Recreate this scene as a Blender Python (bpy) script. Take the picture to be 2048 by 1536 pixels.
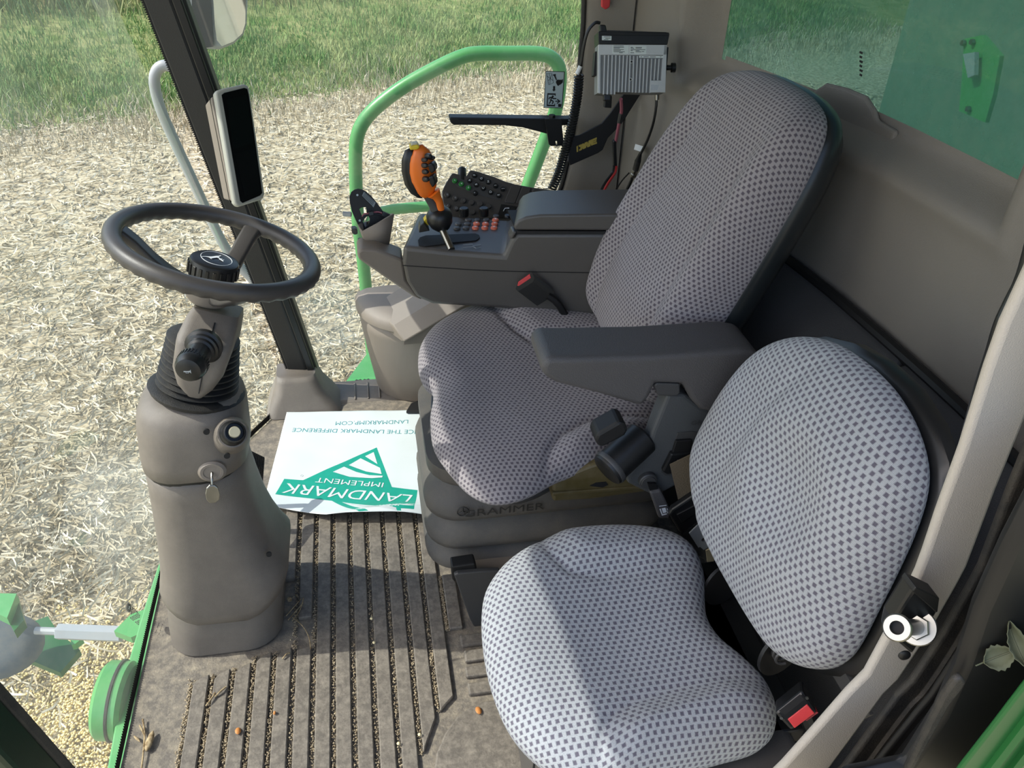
import bpy, bmesh, math, random
import numpy as np
from mathutils import Vector, Matrix
random.seed(7)
for o in list(bpy.data.objects): bpy.data.objects.remove(o)
SC = bpy.context.scene
COL = SC.collection

# ------------------------------------------------------------------ camera, sky, sun, exposure
F_PX, CAM_H = 1650.0, 1.5
PITCH, ROLL, YAW = math.radians(34.5627), math.radians(-1.9908), math.radians(11.2025)
FW = Vector((math.sin(YAW)*math.cos(PITCH), math.cos(YAW)*math.cos(PITCH), -math.sin(PITCH)))
_r = Vector((math.cos(YAW), -math.sin(YAW), 0)); _d = FW.cross(_r)
RT = math.cos(ROLL)*_r + math.sin(ROLL)*_d
DN = -math.sin(ROLL)*_r + math.cos(ROLL)*_d
cam_data = bpy.data.cameras.new('camera'); cam = bpy.data.objects.new('camera', cam_data); COL.objects.link(cam)
cam_data.sensor_width = 36.0; cam_data.lens = 36.0*F_PX/2048.0
cam_data.clip_start = 0.02; cam_data.clip_end = 400
M3 = Matrix((RT, -DN, -FW)).transposed()
cam.matrix_world = Matrix.Translation((0, 0, CAM_H)) @ M3.to_4x4()
SC.camera = cam

SUN_EL, SUN_AZ = math.radians(46), math.radians(10)      # light travels +x (rearwards) and a little -y
sun_data = bpy.data.lights.new('sun', 'SUN'); sun_data.energy = 4.5; sun_data.angle = math.radians(0.55)
sun_data.color = (1.0, 0.965, 0.90)
sun = bpy.data.objects.new('sun', sun_data); COL.objects.link(sun)
TRAVEL = Vector((math.cos(SUN_EL)*math.cos(SUN_AZ), -math.cos(SUN_EL)*math.sin(SUN_AZ), -math.sin(SUN_EL)))
sun.rotation_euler = TRAVEL.to_track_quat('-Z', 'Y').to_euler(); sun.location = (-6, 1, 8)

world = bpy.data.worlds.new('sky'); SC.world = world; world.use_nodes = True
wn = world.node_tree.nodes; wl = world.node_tree.links
sky = wn.new('ShaderNodeTexSky'); sky.sky_type = 'NISHITA'; sky.sun_disc = False
sky.sun_elevation = SUN_EL; sky.sun_rotation = math.radians(-90) - SUN_AZ
sky.air_density = 1.0; sky.dust_density = 2.0; sky.ozone_density = 1.0
wn['Background'].inputs[1].default_value = 0.29
wl.new(sky.outputs[0], wn['Background'].inputs[0])
vs = SC.view_settings; vs.view_transform = 'Standard'; vs.look = 'None'; vs.gamma = 1.0; vs.use_curve_mapping = False
vs.exposure = 0.25

# ------------------------------------------------------------------ helpers
V = Vector
ORG = {}
def ray(px, py): return ((px-1024)/F_PX)*RT + ((py-768)/F_PX)*DN + FW
O0 = V((0, 0, CAM_H))
def U(px, py, x=None, y=None, z=None, s=None):
    """point of the photographed ray on a plane of the cab (x = const, y = const, z = const)"""
    q = ray(px, py)
    if x is not None: s = x/q.x
    elif y is not None: s = y/q.y
    elif z is not None: s = (z-CAM_H)/q.z
    return O0 + q*s
def UP(px, py, p0, n):
    q = ray(px, py); p0 = V(p0); n = V(n)
    return O0 + q*((p0-O0).dot(n)/q.dot(n))
def UF(px, py, fn, lo=0.3, hi=6.0):
    q = ray(px, py); a, b = lo, hi
    fa = fn(O0+q*a)
    for _ in range(50):
        m = (a+b)/2; fm = fn(O0+q*m)
        if (fm > 0) == (fa > 0): a = m
        else: b = m
    return O0+q*a
def lin(r, g, b):
    f = lambda c: (c/255/12.92) if c/255 <= 0.04045 else ((c/255+0.055)/1.055)**2.4
    return (f(r), f(g), f(b), 1)

def thing(name, label, cat, loc=(0, 0, 0), group=None):
    o = bpy.data.objects.new(name, None); COL.objects.link(o); o.location = loc; o.empty_display_size = 0.05
    o['label'] = label; o['category'] = cat
    if group: o['group'] = group
    ORG[o.name] = V(loc)
    return o
def tag(o, label=None, cat=None, group=None, kind=None):
    if label: o['label'] = label
    if cat: o['category'] = cat
    if group: o['group'] = group
    if kind: o['kind'] = kind
    return o
def obj(name, verts, faces, mat, parent=None, smooth=40, bevel=0, seg=2, recalc=True, uv=None, origin=None):
    me = bpy.data.meshes.new(name)
    if parent is not None: org = ORG[parent.name]
    else:
        org = V(origin) if origin is not None else V((0, 0, 0))
    me.from_pydata([tuple(V(v)-org) for v in verts], [], faces)
    if uv is not None:
        l = me.uv_layers.new(name='UVMap')
        idx = np.empty(len(me.loops), dtype=np.int32); me.loops.foreach_get('vertex_index', idx)
        l.data.foreach_set('uv', np.asarray(uv, dtype=np.float32)[idx].ravel())
    if recalc:
        bm = bmesh.new(); bm.from_mesh(me); bmesh.ops.recalc_face_normals(bm, faces=bm.faces); bm.to_mesh(me); bm.free()
    if mat: me.materials.append(mat)
    if smooth:
        me.polygons.foreach_set('use_smooth', [True]*len(me.polygons))
        me.set_sharp_from_angle(angle=math.radians(smooth))
    o = bpy.data.objects.new(name, me); COL.objects.link(o)
    if parent is not None: o.parent = parent
    else: o.location = org
    ORG[o.name] = org
    if bevel:
        b = o.modifiers.new('edge', 'BEVEL'); b.width = bevel; b.segments = seg; b.limit_method = 'ANGLE'; b.angle_limit = math.radians(35)
    return o
def join(*parts):
    vs_, fs_ = [], []
    for v, f in parts:
        n = len(vs_); vs_ += list(v); fs_ += [tuple(i+n for i in q) for q in f]
    return vs_, fs_
def g_prism(poly, vec):
    vec = V(vec); n = len(poly)
    vs_ = [V(p) for p in poly] + [V(p)+vec for p in poly]
    return vs_, [tuple(range(n))[::-1], tuple(range(n, 2*n))] + [(i, (i+1) % n, n+(i+1) % n, n+i) for i in range(n)]
def g_loft(rings, cap=True, closed=True):
    n = len(rings[0]); vs_ = [V(p) for r in rings for p in r]; fs_ = []
    for k in range(len(rings)-1):
        for i in range(n if closed else n-1):
            j = (i+1) % n
            fs_.append((k*n+i, k*n+j, (k+1)*n+j, (k+1)*n+i))
    if cap: fs_ += [tuple(range(n))[::-1], tuple(range((len(rings)-1)*n, len(rings)*n))]
    return vs_, fs_
def basis(ax):
    ax = V(ax).normalized(); t = V((0, 0, 1)) if abs(ax.z) < .9 else V((1, 0, 0))
    a = t.cross(ax).normalized(); return a, ax.cross(a), ax
def g_lathe(prof, O, ax, n=24, sx=1.0, X=None):
    a, b, c = basis(ax); O = V(O)
    if X is not None:
        a = V(X); a = (a-c*a.dot(c)).normalized(); b = c.cross(a)
    rings = [[O+c*h+(a*math.cos(2*math.pi*i/n)*sx+b*math.sin(2*math.pi*i/n))*max(r, 1e-5) for i in range(n)] for r, h in prof]
    return g_loft(rings)
def cr(pts, res=6, closed=False):
    pts = [V(p) for p in pts]; out = []; n = len(pts)
    for i in range(n if closed else n-1):
        if closed: p0, p1, p2, p3 = pts[i-1], pts[i], pts[(i+1) % n], pts[(i+2) % n]
        else: p0, p1, p2, p3 = pts[max(i-1, 0)], pts[i], pts[i+1], pts[min(i+2, n-1)]
        for k in range(res):
            t = k/res
            out.append(0.5*((2*p1)+(p2-p0)*t+(2*p0-5*p1+4*p2-p3)*t*t+(3*p1-p0-3*p2+p3)*t**3))
    if not closed: out.append(pts[-1])
    return out
def g_tube(pts, r, n=10, res=6, closed=False, smooth=True):
    P = cr(pts, res, closed) if smooth else [V(p) for p in pts]
    m = len(P); rings = []; a = None
    for i in range(m):
        t = (P[(i+1) % m]-P[i-1]) if closed else (P[min(i+1, m-1)]-P[max(i-1, 0)])
        t.normalize()
        if a is None: a = basis(t)[0]
        a = (a-t*a.dot(t)).normalized(); b = t.cross(a)
        rr = r if not hasattr(r, '__len__') else r[0]+(r[-1]-r[0])*i/(m-1) if len(r) == 2 else np.interp(i/(m-1)*(len(r)-1), range(len(r)), r)
        rings.append([P[i]+(a*math.cos(2*math.pi*k/n)+b*math.sin(2*math.pi*k/n))*rr for k in range(n)])
    if closed:
        rings.append(rings[0]); return g_loft(rings, cap=False)
    return g_loft(rings)
def g_box(O, X, Y, Z, a, b, c):
    """box spanned from O: X in a=(lo,hi), Y in b, Z in c"""
    O, X, Y, Z = V(O), V(X).normalized(), V(Y).normalized(), V(Z).normalized()
    p = [O+X*a[0]+Y*b[0], O+X*a[1]+Y*b[0], O+X*a[1]+Y*b[1], O+X*a[0]+Y*b[1]]
    return g_prism([q+Z*c[0] for q in p], Z*(c[1]-c[0]))
def rrect(w, h, r, n=5):
    out = []
    for cx, cy, a0 in ((w-r, h-r, 0), (-w+r, h-r, 90), (-w+r, -h+r, 180), (w-r, -h+r, 270)):
        for k in range(n+1):
            a = math.radians(a0+90*k/n); out.append((cx+r*math.cos(a), cy+r*math.sin(a)))
    return out
def fr(O, X, Y):
    O, X, Y = V(O), V(X), V(Y); return lambda p: O+X*p[0]+Y*p[1]
def text(name, s, O, X, Y, size, mat, parent, align='CENTER', depth=0.0006, shear=0, sx=1.0, zfn=None, bold=0):
    c = bpy.data.curves.new('t', 'FONT'); c.body = s; c.size = size; c.align_x = align; c.align_y = 'CENTER'; c.shear = shear
    c.resolution_u = 3; c.extrude = 0; c.offset = bold
    t = bpy.data.objects.new('t', c); COL.objects.link(t)
    dg = bpy.context.evaluated_depsgraph_get(); dg.update()
    me = bpy.data.meshes.new_from_object(t.evaluated_get(dg))
    vs_ = [v.co.copy() for v in me.vertices]; fs_ = [tuple(p.vertices) for p in me.polygons]
    bpy.data.objects.remove(t); bpy.data.meshes.remove(me); bpy.data.curves.remove(c)
    X, Y = V(X).normalized(), V(Y).normalized(); N = X.cross(Y)
    P = [V(O)+X*v.x*sx+Y*v.y+N*depth for v in vs_]
    if zfn: P = [V((p.x, p.y, zfn(p.x, p.y)+depth)) for p in P]
    return obj(name, P, fs_, mat, parent, smooth=0, recalc=False)
def sstep(t): t = np.clip(t, 0, 1); return t*t*(3-2*t)
def sdpoly(P, poly):
    """signed distance of points P (n,2) to a closed polygon, negative inside"""
    P = np.asarray(P); poly = np.asarray(poly, float); d = np.full(len(P), 1e9); ins = np.zeros(len(P), bool)
    for i in range(len(poly)):
        a, b = poly[i], poly[(i+1) % len(poly)]; e = b-a; w = P-a
        t = np.clip((w@e)/max(e@e, 1e-12), 0, 1); d = np.minimum(d, np.hypot(*(w-np.outer(t, e)).T))
        c = ((a[1] > P[:, 1]) != (b[1] > P[:, 1])) & (P[:, 0] < (b[0]-a[0])*(P[:, 1]-a[1])/((b[1]-a[1]) or 1e-12)+a[0])
        ins ^= c
    return np.where(ins, -d, d)
def pillow(name, O, X, Y, N, outline, T, Tb, bump, mat, parent, seg=168, rings=44, p=5.0, q=2.2, uvs=1.0):
    """upholstered cushion: rounded from an outline (u,v) in the plane O,X,Y; bump(uv) adds height along N"""
    out = cr([V((u, v, 0)) for u, v in outline], 10, True)
    pts = np.array([(w.x, w.y) for w in out]); seglen = np.hypot(*(np.roll(pts, -1, 0)-pts).T); L = np.concatenate([[0], np.cumsum(seglen)])
    ts = np.linspace(0, L[-1], seg, endpoint=False); cl = np.vstack([pts, pts[:1]])
    o2 = np.stack([np.interp(ts, L, cl[:, 0]), np.interp(ts, L, cl[:, 1])], 1)
    c = o2.mean(0); rs = np.sin(np.linspace(0, math.pi/2, rings+1))[1:]
    O, X, Y, N = V(O), V(X).normalized(), V(Y).normalized(), V(N).normalized()
    grid = np.concatenate([c+r*(o2-c) for r in rs]+[c[None]]); e = np.concatenate([np.full(seg, (1-r**p)**(1/q)) for r in rs]+[[1.0]])
    h = T*e+bump(grid)*e
    P3 = np.concatenate([grid, h[:, None]], 1); ring = P3[:-1].reshape(rings, seg, 3)
    uv = np.zeros((len(grid), 2)); uv[-1] = c; prev = np.repeat(P3[-1:], seg, 0); acc = np.zeros(seg)
    dirs = (o2-c); dl = np.linalg.norm(dirs, axis=1, keepdims=True); dirs = dirs/dl
    for k in range(rings):
        acc = acc+np.linalg.norm(ring[k]-prev, axis=1); prev = ring[k]
        uv[k*seg:(k+1)*seg] = c+dirs*acc[:, None]
    verts = [O+X*a+Y*b+N*hh for a, b, hh in P3]
    faces = []
    for k in range(rings-1):
        for i in range(seg):
            j = (i+1) % seg; faces.append((k*seg+i, (k+1)*seg+i, (k+1)*seg+j, k*seg+j))
    ctr = rings*seg; faces += [(i, (i+1) % seg, ctr)[::-1] for i in range(seg)]
    base = len(verts); last = (rings-1)*seg; uvl = uv.tolist(); rb = [.985, .94, .85, .6, .3]
    for r in rb:
        hb = -Tb*(1-r**6)**.5
        for i in range(seg):
            g = c+r*(o2[i]-c); verts.append(O+X*g[0]+Y*g[1]+N*hb)
            uvl.append((uv[last+i]+dirs[i]*(Tb*(1-r**6)**.5+.02)).tolist())
    verts.append(O+X*c[0]+Y*c[1]-N*Tb); uvl.append(c.tolist())
    prevb = last
    for k in range(len(rb)):
        for i in range(seg):
            j = (i+1) % seg; faces.append((prevb+i, base+k*seg+i, base+k*seg+j, prevb+j))
        prevb = base+k*seg
    faces += [(prevb+i, len(verts)-1, prevb+(i+1) % seg) for i in range(seg)]
    return obj(name, verts, faces, mat, parent, smooth=80, uv=np.array(uvl)*uvs)
def px_outline(px, O, X, Y, N):
    O, X, Y = V(O), V(X).normalized(), V(Y).normalized(); r = []
    for a, b in px:
        w = UP(a, b, O, N)-O; r.append((w.dot(X), w.dot(Y)))
    return r

# ------------------------------------------------------------------ materials
def nodes(m): return m.node_tree.nodes, m.node_tree.links
def mat(name, col, rough=.5, metal=0.0, var=.06, vscale=9, bump=0.0, bscale=400, spec=.5, coat=0, dust=0.0, dcol=(150, 138, 118), dscale=14):
    m = bpy.data.materials.new(name); m.use_nodes = True; n, l = nodes(m); b = n['Principled BSDF']
    b.inputs['Roughness'].default_value = rough; b.inputs['Metallic'].default_value = metal
    b.inputs['Specular IOR Level'].default_value = spec; b.inputs['Coat Weight'].default_value = coat
    c = lin(*col); tc = n.new('ShaderNodeTexCoord')
    nz = n.new('ShaderNodeTexNoise'); nz.inputs['Scale'].default_value = vscale; nz.inputs['Detail'].default_value = 6; l.new(tc.outputs['Object'], nz.inputs['Vector'])
    mx = n.new('ShaderNodeMix'); mx.data_type = 'RGBA'
    mx.inputs[6].default_value = tuple(x*(1-var*2) for x in c[:3])+(1,); mx.inputs[7].default_value = tuple(min(1, x*(1+var*2)) for x in c[:3])+(1,)
    l.new(nz.outputs['Fac'], mx.inputs[0]); src = mx.outputs[2]
    if dust:
        n2 = n.new('ShaderNodeTexNoise'); n2.inputs['Scale'].default_value = dscale; n2.inputs['Detail'].default_value = 9; n2.inputs['Roughness'].default_value = .72; l.new(tc.outputs['Object'], n2.inputs['Vector'])
        rp = n.new('ShaderNodeMapRange'); rp.inputs[1].default_value = .42; rp.inputs[2].default_value = .72; rp.inputs[4].default_value = dust; l.new(n2.outputs['Fac'], rp.inputs[0])
        m2 = n.new('ShaderNodeMix'); m2.data_type = 'RGBA'; m2.inputs[7].default_value = lin(*dcol); l.new(src, m2.inputs[6]); l.new(rp.outputs[0], m2.inputs[0]); src = m2.outputs[2]
    l.new(src, b.inputs['Base Color'])
    if bump:
        nb = n.new('ShaderNodeTexNoise'); nb.inputs['Scale'].default_value = bscale; nb.inputs['Detail'].default_value = 2; l.new(tc.outputs['Object'], nb.inputs['Vector'])
        bp = n.new('ShaderNodeBump'); bp.inputs['Strength'].default_value = bump; bp.inputs['Distance'].default_value = .002; l.new(nb.outputs['Fac'], bp.inputs['Height']); l.new(bp.outputs[0], b.inputs['Normal'])
    return m
def fabric(name, light, dark, pu=.0105, pv=.0085):
    m = bpy.data.materials.new(name); m.use_nodes = True; n, l = nodes(m); b = n['Principled BSDF']
    b.inputs['Roughness'].default_value = .95; b.inputs['Specular IOR Level'].default_value = .12; b.inputs['Sheen Weight'].default_value = .15
    uv = n.new('ShaderNodeUVMap'); sp = n.new('ShaderNodeSeparateXYZ'); l.new(uv.outputs[0], sp.inputs[0])
    nzw = n.new('ShaderNodeTexNoise'); nzw.inputs['Scale'].default_value = 160; l.new(uv.outputs[0], nzw.inputs['Vector'])
    def ma(op, a, c=None, d=None):
        x = n.new('ShaderNodeMath'); x.operation = op
        for i, s in enumerate((a, c, d)):
            if s is None: continue
            if isinstance(s, (int, float)): x.inputs[i].default_value = s
            else: l.new(s, x.inputs[i])
        return x.outputs[0]
    wob = ma('MULTIPLY', ma('SUBTRACT', nzw.outputs['Fac'], .5), .0022)
    u = ma('DIVIDE', ma('ADD', sp.outputs[0], wob), pu); v = ma('DIVIDE', ma('ADD', sp.outputs[1], wob), pv)
    row = ma('FLOOR', v); odd = ma('FLOORED_MODULO', row, 2.0)
    fu = ma('FRACT', ma('ADD', u, ma('MULTIPLY', odd, .5))); fv = ma('FRACT', v)
    du = ma('ABSOLUTE', ma('SUBTRACT', fu, .5)); dv = ma('ABSOLUTE', ma('SUBTRACT', fv, .5))
    mu = ma('SMOOTH_MIN', ma('MULTIPLY', ma('SUBTRACT', .31, du), 7), ma('MULTIPLY', ma('SUBTRACT', .38, dv), 7), .3)
    mask = n.new('ShaderNodeClamp'); l.new(mu, mask.inputs[0])
    st = ma('SINE', ma('MULTIPLY', sp.outputs[0], 2*math.pi/.0017)); st2 = ma('SINE', ma('MULTIPLY', sp.outputs[1], 2*math.pi/.0017))
    wv = n.new('ShaderNodeTexNoise'); wv.inputs['Scale'].default_value = 900; wv.inputs['Detail'].default_value = 2; l.new(uv.outputs[0], wv.inputs['Vector'])
    big = n.new('ShaderNodeTexNoise'); big.inputs['Scale'].default_value = 6; big.inputs['Detail'].default_value = 4; l.new(uv.outputs[0], big.inputs['Vector'])
    mx = n.new('ShaderNodeMix'); mx.data_type = 'RGBA'; mx.inputs[6].default_value = lin(*light); mx.inputs[7].default_value = lin(*dark); l.new(mask.outputs[0], mx.inputs[0])
    k = ma('ADD', .62, ma('ADD', ma('MULTIPLY', wv.outputs['Fac'], .5), ma('ADD', ma('MULTIPLY', big.outputs['Fac'], .26), ma('MULTIPLY', st, .10))))
    sc_ = n.new('ShaderNodeVectorMath'); sc_.operation = 'SCALE'; l.new(mx.outputs[2], sc_.inputs[0]); l.new(k, sc_.inputs['Scale']); l.new(sc_.outputs[0], b.inputs['Base Color'])
    hgt = ma('ADD', ma('MULTIPLY', mask.outputs[0], -.55), ma('ADD', ma('MULTIPLY', wv.outputs['Fac'], .6), ma('MULTIPLY', st2, .12)))
    bp = n.new('ShaderNodeBump'); bp.inputs['Strength'].default_value = .55; bp.inputs['Distance'].default_value = .0018; l.new(hgt, bp.inputs['Height']); l.new(bp.outputs[0], b.inputs['Normal'])
    return m
def glass(name, tint, haze, hcol, refl=1.0, patch=None, ior=1.5):
    """thin pane: transparent with a fresnel reflection and a film of dust (patch = list of (centre, radius, amount))"""
    m = bpy.data.materials.new(name); m.use_nodes = True; n, l = nodes(m); n.remove(n['Principled BSDF']); out = n['Material Output']
    tr = n.new('ShaderNodeBsdfTransparent'); tr.inputs[0].default_value = tint; gl = n.new('ShaderNodeBsdfGlossy'); gl.inputs['Roughness'].default_value = .015
    fz = n.new('ShaderNodeLayerWeight'); fz.inputs[0].default_value = .5
    pw = n.new('ShaderNodeMath'); pw.operation = 'POWER'; pw.inputs[1].default_value = 5; l.new(fz.outputs['Facing'], pw.inputs[0])
    mlt = n.new('ShaderNodeMath'); mlt.operation = 'MULTIPLY_ADD'; mlt.inputs[1].default_value = .9*refl; mlt.inputs[2].default_value = .05*refl; mlt.use_clamp = True; l.new(pw.outputs[0], mlt.inputs[0])
    m1 = n.new('ShaderNodeMixShader'); l.new(mlt.outputs[0], m1.inputs[0]); l.new(tr.outputs[0], m1.inputs[1]); l.new(gl.outputs[0], m1.inputs[2])
    df = n.new('ShaderNodeBsdfDiffuse'); df.inputs[0].default_value = lin(*hcol); tl = n.new('ShaderNodeBsdfTranslucent'); tl.inputs[0].default_value = lin(*hcol)
    md = n.new('ShaderNodeMixShader'); md.inputs[0].default_value = .5; l.new(df.outputs[0], md.inputs[1]); l.new(tl.outputs[0], md.inputs[2])
    geo = n.new('ShaderNodeNewGeometry')
    nz = n.new('ShaderNodeTexNoise'); nz.inputs['Scale'].default_value = 5; nz.inputs['Detail'].default_value = 8; nz.inputs['Roughness'].default_value = .7; l.new(geo.outputs['Position'], nz.inputs['Vector'])
    mr = n.new('ShaderNodeMapRange'); mr.inputs[1].default_value = .35; mr.inputs[2].default_value = .7; mr.inputs[3].default_value = haze*.6; mr.inputs[4].default_value = haze*1.5; l.new(nz.outputs['Fac'], mr.inputs[0]); fac = mr.outputs[0]
    for (c, r, a) in (patch or []):
        ds = n.new('ShaderNodeVectorMath'); ds.operation = 'DISTANCE'; ds.inputs[1].default_value = c; l.new(geo.outputs['Position'], ds.inputs[0])
        q = n.new('ShaderNodeMath'); q.operation = 'MULTIPLY_ADD'; q.inputs[1].default_value = .35*r; l.new(nz.outputs['Fac'], q.inputs[0]); l.new(ds.outputs['Value'], q.inputs[2])
        m3 = n.new('ShaderNodeMapRange'); m3.inputs[1].default_value = r; m3.inputs[2].default_value = r*1.7; m3.inputs[3].default_value = a; m3.inputs[4].default_value = 0; l.new(q.outputs[0], m3.inputs[0])
        ad = n.new('ShaderNodeMath'); ad.operation = 'ADD'; l.new(fac, ad.inputs[0]); l.new(m3.outputs[0], ad.inputs[1]); fac = ad.outputs[0]
    m2 = n.new('ShaderNodeMixShader'); l.new(fac, m2.inputs[0]); l.new(m1.outputs[0], m2.inputs[1]); l.new(md.outputs[0], m2.inputs[2]); l.new(m2.outputs[0], out.inputs[0])
    return m
def twotone(name, a, b, scale, rough=.95, detail=4, lo=.35, hi=.65, stretch=(1, 1, 1), transl=0):
    m = bpy.data.materials.new(name); m.use_nodes = True; n, l = nodes(m); p = n['Principled BSDF']; p.inputs['Roughness'].default_value = rough; p.inputs['Specular IOR Level'].default_value = .15
    tc = n.new('ShaderNodeTexCoord'); mp = n.new('ShaderNodeMapping'); mp.inputs['Scale'].default_value = stretch; l.new(tc.outputs['Object'], mp.inputs[0])
    z = n.new('ShaderNodeTexNoise'); z.inputs['Scale'].default_value = scale; z.inputs['Detail'].default_value = detail; z.inputs['Roughness'].default_value = .65; l.new(mp.outputs[0], z.inputs['Vector'])
    r = n.new('ShaderNodeMapRange'); r.inputs[1].default_value = lo; r.inputs[2].default_value = hi; l.new(z.outputs['Fac'], r.inputs[0])
    x = n.new('ShaderNodeMix'); x.data_type = 'RGBA'; x.inputs[6].default_value = lin(*a); x.inputs[7].default_value = lin(*b); l.new(r.outputs[0], x.inputs[0]); l.new(x.outputs[2], p.inputs['Base Color'])
    return m
TAUPE = mat('taupe_plastic', (124, 115, 105), .5, bump=.25, bscale=900, var=.03)
TAUPED = mat('dusty_taupe_plastic', (108, 101, 93), .55, bump=.25, bscale=900, var=.04, dust=.15, dcol=(170, 160, 146))
TRIMLIT = mat('door_lit_taupe_trim', (176, 170, 160), .62, bump=.3, bscale=700, var=.03)  # lighter copy of the trim plastic: daylight from the open door put into its colour
TRIMC = mat('grey_taupe_trim', (124, 118, 109), .62, bump=.3, bscale=700, var=.03)
CONS = mat('dark_taupe_console', (77, 74, 71), .36, bump=.25, bscale=1000, var=.03)
ARMR = mat('charcoal_armrest_vinyl', (78, 76, 76), .45, bump=.5, bscale=700, var=.03)
DKGREY = mat('dark_grey_plastic', (62, 62, 62), .45, bump=.2, bscale=900, var=.04)
KEYC = mat('keypad_plastic', (66, 63, 60), .45, var=.03)
BLACK = mat('black_plastic', (24, 25, 26), .38, var=.05)
BLACKM = mat('matt_black_paint', (16, 16, 17), .55, var=.05)
RUBBER = mat('black_rubber', (26, 27, 28), .6, bump=.3, bscale=500, dust=.12)
WHEELM = mat('wheel_grip', (66, 63, 61), .42, bump=.15, bscale=900, var=.03)
BELLOW = mat('seat_bellows_rubber', (82, 79, 75), .62, bump=.3, bscale=700, dust=.18)
PILLAR = mat('dark_pillar', (34, 34, 34), .5, bump=.25, bscale=600, var=.08)
FLOORM = mat('rubber_floor_mat', (104, 97, 88), .72, bump=.5, bscale=260, var=.1, dust=.75, dcol=(168, 156, 134), dscale=45)
RIBM = mat('floor_rib_rubber', (98, 91, 82), .62, bump=.35, bscale=180, var=.14, vscale=40, dust=.55, dcol=(162, 152, 136), dscale=64)
DUST = twotone('tan_chaff', (196, 180, 150), (120, 104, 84), 300)
CARPET = mat('dark_felt_cover', (58, 58, 58), .8, bump=.4, bscale=500, var=.08)
GREEN = mat('green_paint', (72, 146, 80), .35, var=.05, dust=.12, dcol=(170, 190, 160))
GREEND = mat('dark_green_paint', (30, 92, 44), .35, var=.06)
GREY = mat('grey_paint', (150, 156, 158), .5, var=.08, dust=.2)
ZINC = mat('zinc_plated_steel', (150, 150, 144), .34, 1.0, var=.05)
CHROME = mat('worn_chrome', (140, 138, 132), .3, 1.0, var=.12, vscale=40)
ALU = mat('cast_aluminium', (196, 198, 198), .5, .35, var=.05, vscale=30)
FAB1 = fabric('grey_check_fabric', (148, 142, 143), (88, 82, 89))
FAB2 = fabric('pale_check_fabric', (160, 163, 166), (94, 91, 102), .0118, .0098)
YELLOW = mat('olive_yellow_paint', (76, 66, 36), .45, var=.1, dust=.2)
ORANGE = mat('orange_plastic', (226, 112, 30), .4, var=.04)
ORBTN = mat('orange_button', (232, 120, 88), .5, var=.04)
GRBTN = mat('green_button', (40, 120, 52), .45)
RED = mat('red_plastic', (206, 62, 66), .45, var=.12, vscale=60)
WHITE = mat('white_print', (226, 230, 232), .6, var=.01)
LABEL = mat('label_white', (206, 214, 212), .5, var=.02)
GREYP = mat('grey_print', (150, 156, 160), .6)
BLKP = mat('black_print', (14, 14, 16), .7)
PAPER = mat('glossy_white_paper', (204, 212, 212), .32, var=.02, vscale=20)
TEAL = mat('teal_print', (22, 150, 128), .4, var=.07, vscale=60)
TEALT = mat('dark_teal_print', (36, 128, 132), .5)
EMBOSS = mat('embossed_rubber', (46, 45, 43), .6)
GOLD = mat('gold_print', (170, 150, 70), .5, var=.12, vscale=90)
BEZEL = mat('pale_grey_bezel', (168, 168, 158), .45, var=.03)
SCREEN = mat('dark_screen', (5, 7, 8), .35, var=.1, spec=.12)
WIRER = mat('red_wire', (196, 54, 54), .4)
WIREP = mat('mauve_wire', (150, 84, 96), .5)
BEIGE = mat('beige_plastic', (178, 172, 148), .5)
YBTN = mat('yellow_plastic', (214, 186, 40), .45)
MIRR = mat('mirror_glass', (210, 214, 214), .04, 1.0, var=.02)
# ------------------------------------------------------------------ the ground outside
rng = np.random.default_rng(11)
GZ = -1.9
SOIL = twotone('dry_soil_and_chaff', (202, 191, 162), (138, 126, 100), 22, detail=10, lo=.36, hi=.62)
STRAW = twotone('straw', (212, 203, 178), (148, 135, 106), 7, detail=2)
GRASS = twotone('grass_blades', (100, 136, 76), (168, 174, 122), 2.2, detail=5, lo=.4, hi=.68)
WEED = twotone('tall_weeds', (96, 122, 76), (160, 152, 112), 1.3, detail=5, lo=.42, hi=.66)
BEAN = mat('soybean', (236, 214, 150), .5, var=.06, vscale=30)
TURF = twotone('turf', (92, 112, 58), (140, 140, 92), 3, detail=8)
def bulk(name, P, nv, mat_, loops):
    """many alike loose pieces of nv points each (P: n*nv,3) as one mesh"""
    P = np.asarray(P, np.float32); n = len(P)//nv; me = bpy.data.meshes.new(name)
    L = np.concatenate([np.asarray(f) for f in loops]); sz = np.array([len(f) for f in loops])
    me.vertices.add(len(P)); me.vertices.foreach_set('co', P.ravel())
    idx = (L[None, :]+np.arange(n)[:, None]*nv).ravel().astype(np.int32)
    me.loops.add(len(idx)); me.loops.foreach_set('vertex_index', idx)
    tot = np.tile(sz, n); st = np.concatenate([[0], np.cumsum(tot)[:-1]])
    me.polygons.add(len(tot)); me.polygons.foreach_set('loop_start', st.astype(np.int32)); me.polygons.foreach_set('loop_total', tot.astype(np.int32))
    me.update(); me.validate(); me.materials.append(mat_)
    o = bpy.data.objects.new(name, me); COL.objects.link(o); o['kind'] = 'stuff'; return o
g = 120
ground = obj('ground', [(-g, -g, GZ), (g, -g, GZ), (g, g, GZ), (-g, g, GZ)], [(0, 1, 2, 3)], SOIL, smooth=0); tag(ground, kind='structure')
def edge_y(x): return 10.8+(x+4.4)*.36
bank = obj('ground_verge', [(x, edge_y(x)+dy, GZ+h) for x in np.linspace(-60, 60, 41) for dy, h in ((0.3, .005), (3, .25), (9, .8), (60, 6.0))],
           [(i*4+k, i*4+k+1, i*4+k+5, i*4+k+4) for i in range(40) for k in range(3)], TURF, smooth=0); tag(bank, kind='structure')
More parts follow.
